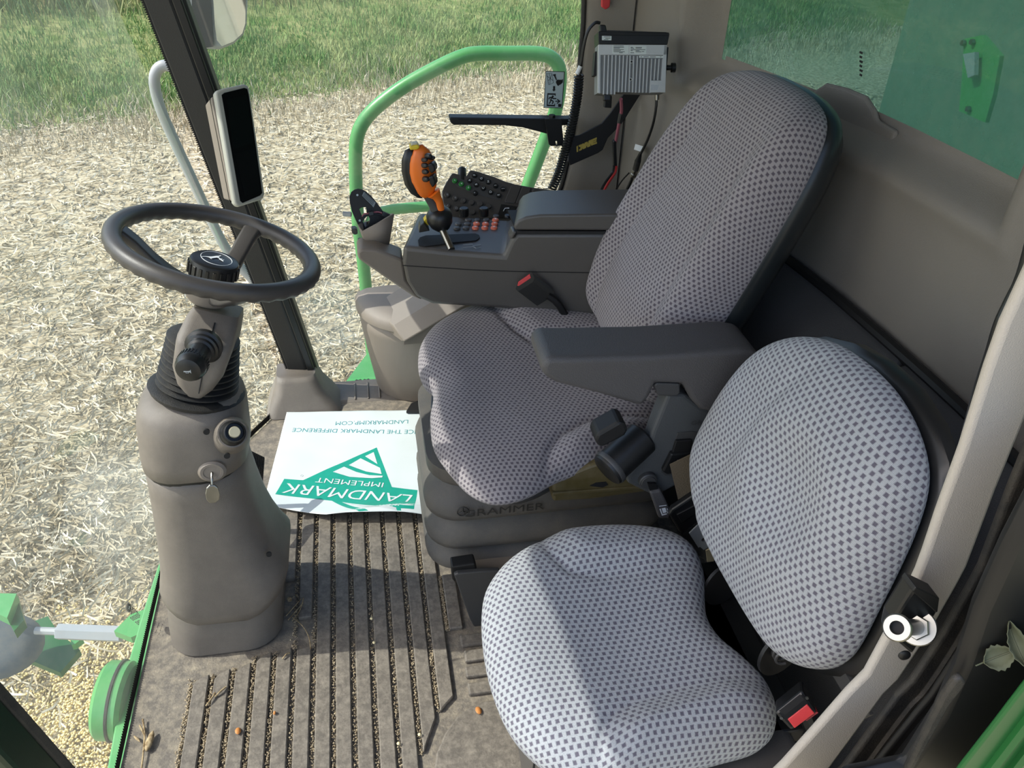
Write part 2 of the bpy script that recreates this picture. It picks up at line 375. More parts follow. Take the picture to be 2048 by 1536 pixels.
# straw pieces: bent thin strips
n = 85000
th = rng.uniform(math.radians(48), math.radians(133), n); rr = np.exp(rng.uniform(math.log(2.6), math.log(14.5), n))
cx, cy = rr*np.cos(th), rr*np.sin(th)
keep = (cy < edge_y(cx)+1.2) & ((np.hypot(cx+1.4, cy-2.5) > .75) | (rng.uniform(0, 1, n) < .25)); cx, cy = cx[keep], cy[keep]; n = len(cx)
a = rng.uniform(0, 2*math.pi, n); Ls = rng.gamma(3, .022, n)+.03; w = rng.uniform(.002, .0055, n)
w = w*np.clip(rr[keep]/6, .8, 1.6)
dx, dy = np.cos(a), np.sin(a); z0 = rng.uniform(0.004, .035, n); tilt = rng.normal(0, .16, n); bend = rng.normal(0, .28, n)
pts = np.zeros((n, 6, 3))
for k, t in enumerate((-.5, 0, .5)):
    ox = cx+dx*Ls*t-dy*bend*Ls*(t*t-.1); oy = cy+dy*Ls*t+dx*bend*Ls*(t*t-.1); oz = GZ+.004+np.maximum(z0+tilt*Ls*t, 0)
    for s, q in ((-1, 0), (1, 1)):
        pts[:, k*2+q] = np.stack([ox-dy*w*s, oy+dx*w*s, oz+.003*s], 1)
straw = bulk('straw_litter', pts.reshape(-1, 3), 6, STRAW, [(0, 1, 3, 2), (2, 3, 5, 4)])
tag(straw, 'pale dry straw and stubble scattered over the harvested field', 'straw')
def blades(name, n, yfun, hmin, hmax, wd, m, xr=(-16, 11), zf=lambda d: 0):
    x = rng.uniform(*xr, n); d = yfun(n); y = edge_y(x)+d+rng.normal(0, .25, n); h = rng.uniform(hmin, hmax, n)*(.7+.3*np.sin(x*1.7+y)*np.sin(y*1.1-x*.6))
    an = rng.uniform(0, 2*math.pi, n); ln = rng.uniform(.15, .7, n); w_ = wd*rng.uniform(.6, 1.4, n); z = GZ+zf(np.maximum(y-edge_y(x), 0)); P = np.zeros((n, 5, 3))
    ax_, ay_ = np.cos(an), np.sin(an); s = rng.uniform(0, 2*math.pi, n)
    for q, (t, k) in enumerate(((0, -1), (0, 1), (.6, -.8), (.6, .8), (1, 0))):
        P[:, q, 0] = x+ax_*h*ln*t*t+np.cos(s)*w_*k; P[:, q, 1] = y+ay_*h*ln*t*t+np.sin(s)*w_*k; P[:, q, 2] = z+h*t*(1-.25*ln*t)
    return bulk(name, P.reshape(-1, 3), 5, m, [(0, 1, 3, 2), (2, 3, 4)])
zf = lambda d: np.interp(d, [0, .3, 3, 9, 60], [0, .005, .25, .8, 6])
gr = blades('grass', 105000, lambda n: rng.gamma(2.0, 1.3, n), .06, .24, .006, GRASS, zf=zf); tag(gr, 'low green grass along the field edge', 'grass')
dr = blades('dry_grass', 26000, lambda n: rng.normal(-.1, .6, n), .06, .30, .005, STRAW, zf=zf); tag(dr, 'dry tan grass where the stubble meets the green', 'grass')
wd = blades('tall_weeds', 60000, lambda n: 4.6+rng.gamma(2.2, 2.0, n), .25, .75, .010, WEED, zf=zf); tag(wd, 'tall green and brown weeds behind the grass', 'weeds')
# soybeans spilled on the ground in front of the cab
n = 7500; bx = rng.normal(-1.36, .34, n); by = 2.42+rng.normal(0, .36, n)-.25*(bx+1.33)
k2 = (bx < -.75) & (by > 1.5) & (rng.uniform(0, 1, n) < .98); bx, by = bx[k2], by[k2]; n = len(bx)
dd = np.exp(-((bx+1.3)**2+(by-2.35)**2)/.16); bz = GZ+.01+.05*dd*rng.uniform(.3, 1, n)
oct_ = np.array([(1, 0, 0), (-1, 0, 0), (0, 1, 0), (0, -1, 0), (0, 0, 1), (0, 0, -1)])
ico = []
t_ = (1+5**.5)/2
for s1 in (-1, 1):
    for s2 in (-1, 1): ico += [(0, s1, s2*t_), (s1, s2*t_, 0), (s2*t_, 0, s1)]
ico = np.array(ico); ico = ico/np.linalg.norm(ico[0])
icf = []
for i in range(12):
    for j in range(i+1, 12):
        for k in range(j+1, 12):
            A, B, C_ = ico[i], ico[j], ico[k]
            if max(np.linalg.norm(A-B), np.linalg.norm(B-C_), np.linalg.norm(A-C_)) < 1.1:
                icf.append((i, j, k) if np.dot(np.cross(B-A, C_-A), A) > 0 else (i, k, j))
sz = rng.uniform(.0048, .0066, n)
P = np.stack([bx, by, bz], 1)[:, None, :]+ico[None]*sz[:, None, None]*np.array([1.1, 1.0, .95])
beans = bulk('soybeans', P.reshape(-1, 3), 12, BEAN, icf); beans.data.polygons.foreach_set('use_smooth', [True]*len(beans.data.polygons))
tag(beans, 'spilled pale yellow soybeans in a heap on the soil', 'soybeans')

# ------------------------------------------------------------------ floor, ribs
ped_c = (-.36, 1.34)
fl = [(-.533, .40), (-.534, 1.45), (-.51, 1.66), (-.445, 1.84), (-.365, 1.975), (-.31, 2.07), (-.285, 2.20), (.98, 2.20), (.98, .40)]
floor = obj('floor', *g_prism([V((x, y, -.002)) for x, y in fl], (0, 0, -.045)), FLOORM, smooth=0); tag(floor, kind='structure')
g0, g8 = U(589.5, 1300, z=0).x, U(899.2, 1300, z=0).x; gs = (g8-g0)/8
far = {-5: U(400, 1358, z=0).y, -4: U(447, 1346, z=0).y, -3: U(490, 1333, z=0).y, -2: U(530, 1312, z=0).y, -1: 1.20}
crumbP = []
for k in range(-5, 9):
    xa, xb = g0+k*gs, g0+(k+1)*gs; gap = .0054
    yf = far.get(k, 1.72); yn = .60
    if k == 6: near = [(xa+gap, .915), (xb-gap, .985)]
    elif k == 7: near = [(xa+gap, 1.0), (xb-gap, 1.03)]
    elif k == 8: near = [(xa+gap, 1.20), (xb-gap, 1.20)]; yf = 1.36
    else: near = [(xa+gap, yn), (xb-gap, yn)]
    if k < 0: fpts = [(xb-gap, yf+.004), (xa+gap+.012, yf-.004), (xa+gap, yf-.016)]
    else: fpts = [(xb-gap, yf), (xa+gap, yf)]
    if k == 0: fpts = [(xb-gap, 1.20), (xa+gap, 1.195)]
    if k in (1, 2): pass
    if k in (-1, 0): obj('rib', *g_prism([V((x, y, -.003)) for x, y in ((xa+gap, 1.40-.12*k-.12), (xb-gap, 1.40-.12*k-.12), (xb-gap, 1.72), (xa+gap, 1.72))], (0, 0, .0115)), RIBM, floor, smooth=0, bevel=.0022, seg=1)
    obj('rib', *g_prism([V((x, y, -.003)) for x, y in near+fpts], (0, 0, .0115)), RIBM, floor, smooth=0, bevel=.0022, seg=1)
    for _ in range(760):
        crumbP.append((xa+random.gauss(0, .0028), random.uniform(near[0][1], yf), random.uniform(-.001, .0045)))
for i, ((xa_, ya_), (xb_, yb_)) in enumerate((((919, 1272), (965, 1297)), ((927, 1303), (968, 1328)), ((929, 1335), (970, 1359)), ((934, 1368), (967, 1394)))):
    a_, b_ = U(xa_, ya_+2, z=0), U(xa_, yb_, z=0)
    obj('rib', *g_prism([V((x, y, -.003)) for x, y in ((a_.x, b_.y), (a_.x+.16, b_.y), (a_.x+.16, a_.y), (a_.x, a_.y))], (0, 0, .0115)), RIBM, floor, smooth=0, bevel=.004, seg=2)
arc = [U(*p, z=0) for p in ((868, 1545), (873, 1510), (890, 1470), (915, 1436), (943, 1416), (972, 1406))]
arc = [(p.x, p.y) for p in arc]+[(.32, arc[-1].y), (.32, .55), (arc[0].x, .55)]
obj('heel_pad', *g_prism([V((x, y, -.003)) for x, y in arc], (0, 0, .0115)), RIBM, floor, smooth=0, bevel=.004)
cp = np.array(crumbP); sz = rng.uniform(.0011, .0027, len(cp))
P = cp[:, None, :]+oct_[None]*sz[:, None, None]*rng.uniform(.6, 1.5, (len(cp), 6, 1))
crumbs = bulk('chaff_crumbs', P.reshape(-1, 3), 6, DUST, [(0, 2, 4), (2, 1, 4), (1, 3, 4), (3, 0, 4), (2, 0, 5), (1, 2, 5), (3, 1, 5), (0, 3, 5)])
tag(crumbs, 'tan chaff and grit lying in the grooves of the floor', 'chaff')

# ------------------------------------------------------------------ glass and pillars
LEAN = -.225                                                # the front of the cab leans out towards its roof
def wx(x, z): return x+LEAN*z
WG = glass('windscreen_glass', (.93, .97, .955, 1), .075, (232, 240, 232), 1.0,
           patch=[(tuple(U(150, 1010, x=-.75)), .16, .30), (tuple(U(40, 1080, x=-.8)), .2, .24), (tuple(U(290, 950, x=-.7)), .1, .24), (tuple(U(60, 100, x=-1.1)), .35, .06)])
SG = glass('side_glass', (.93, .97, .95, 1), .06, (232, 240, 232), 1.0, patch=[(tuple(U(640, 640, y=2.23)), .12, .12), (tuple(U(530, 740, y=2.2)), .08, .12)])
wsb = [(-.538, .60), (-.541, 1.45), (-.518, 1.66), (-.452, 1.845), (-.373, 1.985), (-.318, 2.08), (-.292, 2.17), (-.285, 2.215)]
wsb = [(p.x, p.y) for p in cr([V((a, b, 0)) for a, b in wsb], 5)]
rows = []
for z in (-.06, .0, .5, 1.0, 1.5, 1.74): rows.append([V((wx(x, z), y, z)) for x, y in wsb])
m_ = len(wsb)
f_ = [(k*m_+i, k*m_+i+1, (k+1)*m_+i+1, (k+1)*m_+i) for k in range(5) for i in range(m_-1)]
wsg = obj('window_1', [p for r in rows for p in r], f_, WG, smooth=60); tag(wsg, kind='structure')
# black edge band of the screen with its toothed border
tv, tf = [], []
Lw = [0]
for i in range(1, m_): Lw.append(Lw[-1]+math.dist(wsb[i], wsb[i-1]))
nt = int(Lw[-1]/.0055)
for i in range(nt):
    for q in (0, .5, 1):
        s_ = (i+q)/nt*Lw[-1]; x = np.interp(s_, Lw, [p[0] for p in wsb]); y = np.interp(s_, Lw, [p[1] for p in wsb]); z = .0135 if q == .5 else .0095
        tv += [V((wx(x, -.004)+.0035, y-.001, -.004)), V((wx(x, z)+.0035, y-.001, z))]
    b_ = i*6; tf += [(b_, b_+2, b_+3, b_+1), (b_+2, b_+4, b_+5, b_+3)]
obj('edge_band', tv, tf, BLKP, wsg, smooth=0)
# right front pillar and its cover
def pil(px): 
    return [U(a, b, y=yy) for a, b, yy in px]
A0 = [(-.300, 2.155, 0.0), (-.225, 2.155, 0.0), (-.215, 2.225, 0.0), (-.285, 2.235, 0.0)]
pz = [0, .3, .6, .9, 1.2, 1.5, 1.76]
A_l = {0: U(584, 765, y=2.16), 1: U(285, 0, y=2.16)}; A_r = {0: U(640, 757, y=2.16), 1: U(370, 0, y=2.16)}
def along(P, Q, z): t = (z-P.z)/(Q.z-P.z); return P+(Q-P)*t
rings = []
for z in pz:
    l_, r_ = along(A_l[0], A_l[1], z), along(A_r[0], A_r[1], z); wv_ = (r_.x-l_.x)
    rings.append([V((l_.x, 2.165, z)), V((l_.x+wv_*.62, 2.155, z)), V((r_.x, 2.17, z)), V((r_.x, 2.215, z)), V((l_.x+.01, 2.215, z))])
pl = obj('trim_1', *g_loft(rings), PILLAR, smooth=20, bevel=.004); tag(pl, kind='structure')
rings = []
for z in pz:
    l_, r_ = along(A_l[0], A_l[1], z), along(A_r[0], A_r[1], z); wv_ = r_.x-l_.x
    rings.append([V((l_.x+wv_*.70, 2.150, z)), V((l_.x+wv_*.93, 2.152, z)), V((l_.x+wv_*.93, 2.166, z)), V((l_.x+wv_*.70, 2.166, z))])
obj('seal_strip', *g_loft(rings), BLACK, pl, smooth=20, bevel=.003)
tv, tf = [], []
n_t = 330
for i in range(n_t):
    for q in (0, .5, 1):
        z = .02+(i+q)/n_t*1.68; l_ = along(A_l[0], A_l[1], z); o_ = .0075 if q == .5 else .003
        tv += [V((l_.x+.012, 2.168, z)), V((l_.x-o_, 2.168, z))]
    b_ = i*6; tf += [(b_, b_+1, b_+3, b_+2), (b_+2, b_+3, b_+5, b_+4)]
obj('edge_band', tv, tf, BLKP, pl, smooth=0)
# cover at the foot of the pillar
c0 = [U(*p, y=2.12) for p in ((572, 770), (640, 757), (655, 775), (665, 800))]
cv = []
for zz, gx0, gx1, gy in ((.0, -.335, -.115, 2.045), (.025, -.325, -.135, 2.06), (.055, -.308, -.165, 2.085), (.085, -.302, -.178, 2.10), (.098, -.298, -.184, 2.112)):
    pr = rrect((gx1-gx0)/2, .075, .03); cv.append([V(((gx0+gx1)/2+a, min(gy+.075+b, 2.2), zz)) for a, b in pr])
ft = obj('trim_2', *g_loft(cv), TAUPED, smooth=50); tag(ft, kind='structure')
# right side: low sill, window
sl = obj('trim_3', *g_prism([V((-.20, 2.10, -.003)), V((-.20, 2.115, .003)), V((-.20, 2.222, .003)), V((-.20, 2.222, -.05)), V((-.20, 2.10, -.05))], (.86, 0, 0)), TAUPED, smooth=0, bevel=.006); tag(sl, kind='structure')
for i, xx in enumerate((-.075, -.035, .0)): obj('sill_rib', *g_box((xx, 2.112, .0), (1, 0, 0), (0, 1, 0), (0, 0, 1), (0, .006), (0, .09), (0, .007)), TAUPED, sl, bevel=.003)
wr = [(1172, -250), (1172, 0), (1166, 100), (1152, 240), (1135, 330), (1118, 395), (1090, 425)]
wr3 = [U(*p, y=2.228) for p in wr]
wpoly = [V((-.20, 2.228, .005)), V((-.27, 2.228, .30))]+[V((along(A_r[0], A_r[1], z).x-.03, 2.228, z)) for z in (.6, 1.0, 1.4, 1.74)]+[V((.62, 2.228, 1.74))]+[V((p.x+.015, p.y, p.z)) for p in wr3]+[V((.52, 2.228, .45)), V((.5, 2.228, .005))]
sw = obj('window_2', wpoly, [tuple(range(len(wpoly)))], SG, smooth=0, recalc=False); tag(sw, kind='structure')
bp_ = [U(*p, y=2.226) for p in ((668, 799), (676, 805), (690, 806), (735, 803), (748, 798), (748, 790), (740, 796), (690, 799), (676, 797))]
obj('edge_band', *g_prism(bp_, (0, .003, 0)), BLKP, sw, smooth=0)
# printed marks at the lower corner of the side window and the windscreen
for i in range(7):
    obj('glass_print', *g_box(U(676, 770+i*4, y=2.222), (1, 0, 0), (0, 0, 1), (0, -1, 0), (-.012+.002*(i % 3), .006), (-.0016, .0016), (0, .001)), BLKP, sw, smooth=0)
# ------------------------------------------------------------------ rear wall, right rear quarter
YW = [.40, .55, .70, .85, 1.0, 1.15, 1.3, 1.45, 1.6, 1.75, 1.9, 2.05, 2.25]
XW = [.905, .92, .928, .93, .927, .92, .91, .893, .868, .832, .79, .75, .69]
def xw(y): return float(np.interp(y, YW, XW))
RD = .062
cA = UF(1440, 112, lambda p: p.x-xw(p.y)-RD); cB = UF(2040, 356, lambda p: p.x-xw(p.y)-RD)
def zg(y): return cA.z+(y-cA.y)*(cB.z-cA.z)/(cB.y-cA.y)
ys = np.linspace(.40, 2.25, 150); zs = np.linspace(.3, 1.76, 150); yl, yr = cA.y+.06, cB.y-.07
GV = {}; vv, ff = [], []
def ind(y, z): return min(yl-y, y-yr, z-(zg(y)-.068), 1.72-z)
for i, y in enumerate(ys):
    for j, z in enumerate(zs):
        d_ = ind(y, z); vv.append((xw(y)+RD*float(sstep(d_/.058))*.98-.006*math.exp(-((d_+.004)/.02)**2), y, z))
nz_ = len(zs)
for i in range(len(ys)-1):
    for j in range(len(zs)-1):
        if ind((ys[i]+ys[i+1])/2, (zs[j]+zs[j+1])/2) > .068: continue
        ff.append((i*nz_+j, (i+1)*nz_+j, (i+1)*nz_+j+1, i*nz_+j+1))
rw = obj('wall_rear', vv, ff, TRIMC, smooth=60, recalc=False); tag(rw, kind='structure')
RG = glass('tinted_rear_glass', (.17, .30, .28, 1), .36, (90, 136, 124), 2.0)
gy = np.linspace(yr+.02, yl-.02, 14)
gv = [V((xw(y)+RD, y, z)) for y in gy for z in (zg(y)-.03, 1.74)]
rg = obj('window_3', gv, [(2*i, 2*i+2, 2*i+3, 2*i+1) for i in range(13)], RG, smooth=60, recalc=False); tag(rg, kind='structure')
# hump of trim standing up against the glass
hp = [UF(*p, lambda p: p.x-xw(p.y)-RD+.014) for p in ((1600, 205), (1632, 178), (1650, 166), (1690, 176), (1728, 192), (1745, 218), (1752, 240), (1790, 262), (1780, 300), (1600, 260))]
obj('trim_hump', *g_prism(hp, (.012, 0, 0)), TRIMC, rw, smooth=0, bevel=.006, seg=3)
for i in range(6):
    p_ = UF(1722, 105+i*9, lambda p: p.x-xw(p.y)-RD+.003); obj('glass_print', *g_box(p_, (0, 1, 0), (0, 0, 1), (-1, 0, 0), (-.006+.002*(i % 2), .004), (-.0018, .0018), (0, .001)), BLKP, rg, smooth=0)
# right rear pillar (between side window and rear wall)
edge = [U(*p, y=2.20) for p in ((1172, -300), (1172, 0), (1166, 100), (1153, 240), (1137, 330), (1122, 385), (1100, 420))]
rows = []
for p in edge:
    xb = .69; rows.append([V((p.x, 2.235, p.z)), V((p.x, 2.205, p.z)), V((p.x+.012, 2.192, p.z)), V((p.x+(xb-p.x)*.45, 2.185, p.z)), V((p.x+(xb-p.x)*.8, 2.175, p.z)), V((.71, 2.16, p.z)), V((.75, 2.235, p.z))])
rows[0] = [V((q.x, q.y, 1.76)) for q in rows[0]]
wrg = obj('wall_right', *g_loft(rows), TRIMC, smooth=60); tag(wrg, kind='structure')
obj('seal_strip', *g_tube([V((p.x-.004, 2.205, p.z)) for p in edge], .007, 8, 3), RUBBER, wrg)
# lower quarter panel with its moulded shelf and cup well
qp = [V((.50, 0, .30)), V((.50, 0, .56)), V((.525, 0, .585)), V((.58, 0, .60)), V((.90, 0, .60)), V((.90, 0, .30))]
q_ = obj('trim_4', *g_prism([V((p.x, 1.95, p.z)) for p in qp], (0, .26, 0)), TRIMC, smooth=30, bevel=.012, seg=3); tag(q_, kind='structure')
well = obj('cutter', *g_lathe([(.001, -.05), (.052, -.05), (.058, .1)], (.66, 2.04, .58), (0, 0, 1), 28, sx=1.25), None, smooth=0)
bm_ = q_.modifiers.new('well', 'BOOLEAN'); bm_.object = well; bm_.solver = 'EXACT'
dg_ = bpy.context.evaluated_depsgraph_get(); dg_.update(); me_ = bpy.data.meshes.new_from_object(q_.evaluated_get(dg_)); q_.modifiers.clear(); q_.data = me_
bpy.data.objects.remove(well)
obj('well_rim', *g_tube([V((.66+.068*math.cos(t), 2.04+.056*math.sin(t), .602)) for t in np.linspace(0, 2*math.pi, 24, endpoint=False)], .004, 6, 2, closed=True), TRIMC, q_)
# felt-covered rear box along the wall
sec = lambda y, s=0: [V((xw(y)-.002, y, .735)), V((xw(y)-.03, y, .742)), V((xw(y)-.10-s, y, .70)), V((xw(y)-.145-s, y, .62)), V((xw(y)-.17-s, y, .30)), V((xw(y)-.17-s, y, .002)), V((xw(y)-.002, y, .002))]
bt = thing('rear_box_cover', 'dark felt-covered box along the rear wall behind both seats', 'box cover', (.8, 1.2, 0))
obj('padded_panel', *g_loft([sec(y) for y in np.linspace(1.06, 1.92, 14)]), CARPET, bt, smooth=50, bevel=.01)
obj('end_panel', *g_loft([sec(y, .012) for y in np.linspace(.56, 1.052, 9)]), CARPET, bt, smooth=50, bevel=.01)
obj('edge_moulding', *g_tube([V((xw(y)-.02, y, .745)) for y in np.linspace(.6, 1.9, 14)], .011, 8, 3), BLACKM, bt)
# ------------------------------------------------------------------ roof, left door frame
cl = obj('ceiling', *g_prism([V((x, y, 1.76)) for x, y in ((-.95, .45), (-1.0, .8), (-1.03, 1.1), (-1.085, 1.5), (-1.105, 1.9), (-1.1, 2.4), (1.05, 2.4), (1.05, .45))], (0, 0, .16)), TRIMC, smooth=0, bevel=.02); tag(cl, kind='structure')
def strip(name, y, L, R, m, th, parent=None, bev=.008, up=False):
    Lw_, Rw_ = [U(*p, y=y) for p in L], [U(*p, y=y) for p in R]
    if up: Lw_, Rw_ = [V((Lw_[0].x-.03, y, 1.75))]+Lw_, [V((Rw_[0].x-.03, y, 1.75))]+Rw_
    P = Lw_+Rw_[::-1]
    return obj(name, *g_prism(P, (0, th, 0)), m, parent, smooth=30, bevel=bev, seg=3)
Ltap = [(2110, 330), (2062, 540), (2011, 650), (1979, 739), (1928, 900), (1880, 1030), (1853, 1110), (1838, 1150), (1790, 1250), (1734, 1353), (1698, 1389), (1640, 1455), (1567, 1536), (1470, 1630)]
Rtap = [(2200, 400), (2130, 640), (2048, 852), (2020, 920), (1996, 978), (1965, 1060), (1937, 1133), (1920, 1165), (1860, 1270), (1800, 1360), (1770, 1389), (1722, 1455), (1662, 1536), (1560, 1640)]
dp = strip('door_1', .50, Ltap, Rtap, TRIMLIT, .012, bev=.005, up=True); tag(dp, kind='structure')
Rs = [(2300, 430), (2200, 680), (2120, 880), (2095, 950), (2070, 1010), (2035, 1090), (2005, 1160), (1985, 1195), (1930, 1300), (1868, 1395), (1838, 1430), (1790, 1490), (1734, 1560), (1640, 1650)]
sl_ = strip('seal', .475, [(a+26, b+6) for a, b in Rtap], Rs, RUBBER, .01, dp, .004, True)
rid = [((a+c)/2+18, (b+e)/2) for (a, b), (c, e) in zip(Rtap, Rs)]
obj('seal_lip', *g_tube([U(*p, y=.475) for p in rid], .0045, 7, 4), RUBBER, dp)
Rf = [(a+95, b+40) for a, b in Rs]
fm = strip('door_frame', .45, [(a-4, b) for a, b in Rs], Rf, BLACKM, .008, dp, .003, True)
for off, rr_ in ((18, .006), (46, .005), (72, .007)):
    obj('frame_bead', *g_tube([U(Rs[0][0]+off, Rs[0][1]+off*.42, y=.448)+V((-.03, 0, .42))]+[U(a+off, b+off*.42, y=.448) for a, b in Rs], rr_, 7, 4), BLACK, dp)
so = strip('step_shield', .40, [(1560, 1700), (1700, 1560), (1817, 1536), (1880, 1440), (1925, 1340), (1960, 1230), (2020, 1100), (2100, 950)], [(1800, 1750), (1900, 1600), (1960, 1520), (2048, 1420), (2110, 1330), (2160, 1250), (2240, 1150), (2300, 1000)], BLACKM, .02, dp, .01)
flp = strip('rubber_flap', .39, [(1812, 1545), (1850, 1470), (1888, 1395), (1912, 1362), (1926, 1355)], [(1826, 1545), (1864, 1478), (1902, 1410), (1926, 1380), (1934, 1366)], RUBBER, .008, dp, .003)
gp = strip('body_panel', .36, [(1880, 1600), (1925, 1536), (1985, 1460), (2048, 1378), (2150, 1250)], [(2300, 1900), (2300, 1700), (2300, 1600), (2350, 1500), (2400, 1400)], GREEND, .006, dp, .002)
for o_ in (34, 62): obj('panel_crease', *g_tube([U(a+o_, b+o_*.8, y=.358) for a, b in ((1900, 1570), (1985, 1460), (2048, 1378), (2150, 1250))], .006, 6, 3), GREEND, dp)
# left front pillar (close to the camera) with its seal
pa_, pb_ = U(138, 1545, y=.62), U(0, 1390, y=.62)
lpz = lambda z: along(pa_, pb_, z)
Lp = [lpz(z) for z in (1.74, 1.3, .9, .5, -.04)]
Lp = Lp+[Lp[4]+V((-.16, 0, 0)), Lp[0]+V((-.16, 0, 0))]
lp = obj('trim_5', *g_prism(Lp, (0, -.05, 0)), mat('dark_green_door_edge', (16, 44, 30), .25, var=.05), smooth=0, bevel=.006); tag(lp, kind='structure')
obj('seal_strip', *g_tube([p+V((-.004, .004, 0)) for p in Lp[:5]], .008, 8, 3), RUBBER, lp)
# ------------------------------------------------------------------ things outside the cab
hr = thing('handrail', 'green tubular handrail looping outside the side window', 'handrail', tuple(U(735, 640, y=2.8)))
pth = [(752, 800), (738, 640), (726, 520), (716, 440), (711, 330), (716, 268), (742, 225), (800, 178), (870, 138), (925, 113), (960, 107), (1010, 107), (1070, 107), (1100, 114), (1118, 135), (1119, 175), (1110, 225), (1092, 275), (1060, 360), (1030, 440)]
obj('rail', *g_tube([U(*p, y=2.8) for p in pth], .0235, 14, 5), GREEN, hr, smooth=70)
obj('crossbar', *g_tube([U(*p, y=2.8) for p in ((735, 470), (745, 436), (775, 421), (850, 413), (960, 404), (1050, 396))], .019, 12, 5), GREEN, hr, smooth=70)
h2 = tag(obj('grab_bar', *g_tube([U(*p, y=3.0) for p in ((352, 138), (330, 131), (314, 141), (309, 168), (322, 220), (350, 285), (385, 360), (425, 446), (462, 512), (518, 575), (575, 665))], .0185, 12, 6), GREY, smooth=70), 'pale grey hooked grab bar beyond the dark front pillar', 'grab bar')
mr = thing('mirror', 'grey outside mirror housing hanging at the top beyond the dark pillar', 'mirror', tuple(U(430, 0, y=2.9)))
mfx = V((.80, -.42, .0)).normalized(); mo = U(448, 40, y=2.9)
H_ = [U(*p, y=2.95) for p in ((366, -140), (367, 10), (378, 60), (392, 92), (405, 99), (440, 101), (468, 90), (488, 72), (495, 50), (497, 0), (497, -140))]
obj('housing', *g_prism(H_, (-.03, .11, 0)), GREY, mr, smooth=40, bevel=.014, seg=3)
G_ = [U(*p, y=2.944) for p in ((430, -130), (427, 0), (430, 50), (434, 80), (444, 92), (468, 82), (485, 66), (491, 46), (493, -130))]
obj('mirror_pane', *g_prism(G_, (0, -.004, 0)), MIRR, mr, smooth=0)
G2 = [U(*p, y=2.944) for p in ((384, -130), (384, 30), (390, 84), (404, 96), (427, 93), (424, 40), (421, 0), (421, -130))]
obj('dark_insert', *g_prism(G2, (0, -.003, 0)), DKGREY, mr, smooth=0)
# platform plate beyond the side window
pp = [U(*p, z=-.06) for p in ((735, 706), (664, 800), (672, 812), (746, 800), (830, 800), (830, 700))]
pf = thing('platform_plate', 'green metal plate with punched holes outside below the side window', 'platform', tuple(pp[1]))
obj('plate', *g_prism(pp, (0, 0, -.012)), GREEN, pf, smooth=0)
for a, b in ((717, 762), (733, 761), (717, 771), (734, 769)):
    for c_ in (.7, -.7): obj('punched_slot', *g_box(U(a, b, z=-.059), (1, c_, 0), (-c_, 1, 0), (0, 0, 1), (-.011, .011), (-.0035, .0035), (-.002, .0012)), BLKP, pf, smooth=0)
obj('round_hole', *g_lathe([(.001, 0), (.02, 0), (.02, .0012), (.001, .0012)], U(726, 784, z=-.059), (0, 0, 1), 20), SOIL, pf)
# front sill and parts in front of the screen
fs = thing('front_sill', 'bright green ledge running outside along the foot of the windscreen', 'ledge', (-.6, 1.0, -.05))
ol = [U(*p, z=-.035) for p in ((196, 1620), (214, 1536), (233, 1430), (260, 1310), (288, 1215), (314, 1135), (338, 1075))]
obj('ledge', *g_prism([p for p in ol]+[V((-.53, ol[-1].y, -.035)), V((-.53, ol[0].y, -.035))], (0, 0, -.05)), GREEN, fs, smooth=0, bevel=.004)
obj('bracket', *g_prism([U(*p, z=-.10) for p in ((228, 1262), (262, 1228), (300, 1215), (290, 1262), (262, 1275))], (0, 0, -.02)), GREEN, fs, smooth=0)
lb = U(224, 1388, z=-.03)
lamp = thing('round_housing', 'green round drum housing bulging out beside the front ledge', 'housing', tuple(lb))
obj('drum', *g_lathe([(.001, 0), (.072, 0), (.080, .008), (.080, .05), (.072, .058), (.06, .060), (.001, .060)], lb+V((.03, 0, -.03)), (-1, .12, .12), 32), GREEN, lamp, smooth=40)
obj('rim_band', *g_lathe([(.0805, .020), (.083, .021), (.083, .026), (.0805, .027)], lb+V((.03, 0, -.03)), (-1, .12, .12), 32), RUBBER, lamp)
rod = thing('hex_rod', 'pale grey hexagonal bar lying level in front of the windscreen', 'bar', tuple(U(180, 1266, z=-1.0)))
ra, rb_ = U(116, 1263, z=-1.0), U(244, 1268, z=-1.0)
obj('hex_sleeve', *g_lathe([(.001, 0), (.028, 0), (.030, .003), (.030, (rb_-ra).length), (.001, (rb_-ra).length)], ra, rb_-ra, 6), GREY, rod, smooth=0)
obj('shaft', *g_tube([ra-(rb_-ra)*.35, rb_+(rb_-ra)*.4], .014, 8, 1), GREY, rod)
hb = thing('header_bracket', 'green folded metal corner plate at the edge of the harvesting head', 'bracket', tuple(U(20, 1215, z=-.9)))
obj('upright_plate', *g_prism([U(*p, z=-.9) for p in ((-60, 1186), (33, 1187), (14, 1236), (-60, 1200))], (0, 0, -.04)), GREEN, hb, smooth=0)
obj('folded_plate', *g_prism([U(*p, z=-.94) for p in ((33, 1187), (48, 1240), (28, 1262), (14, 1236))], (0, 0, -.04)), GREEND, hb, smooth=0)
obj('lower_plate', *g_prism([U(*p, z=-1.25) for p in ((48, 1250), (96, 1232), (114, 1262), (160, 1300), (120, 1345), (60, 1320))], (0, 0, -.03)), GREEND, hb, smooth=0)
obj('short_plate', *g_prism([U(*p, z=-1.2) for p in ((140, 1275), (165, 1276), (150, 1288), (143, 1290))], (0, 0, -.03)), GREEN, hb, smooth=0)
wb = U(-10, 1292, z=-1.1)
tag(obj('worn_shield', *g_lathe([(.001, .05), (.09, .048), (.15, .03), (.165, 0), (.15, -.02), (.001, -.02)], wb, (.2, -.3, .93), 28, sx=.8), mat('weathered_grey', (84, 92, 97), .6, var=.12, dust=.3), smooth=50), 'dented grey rounded shield outside, next to the hexagonal bar', 'shield')
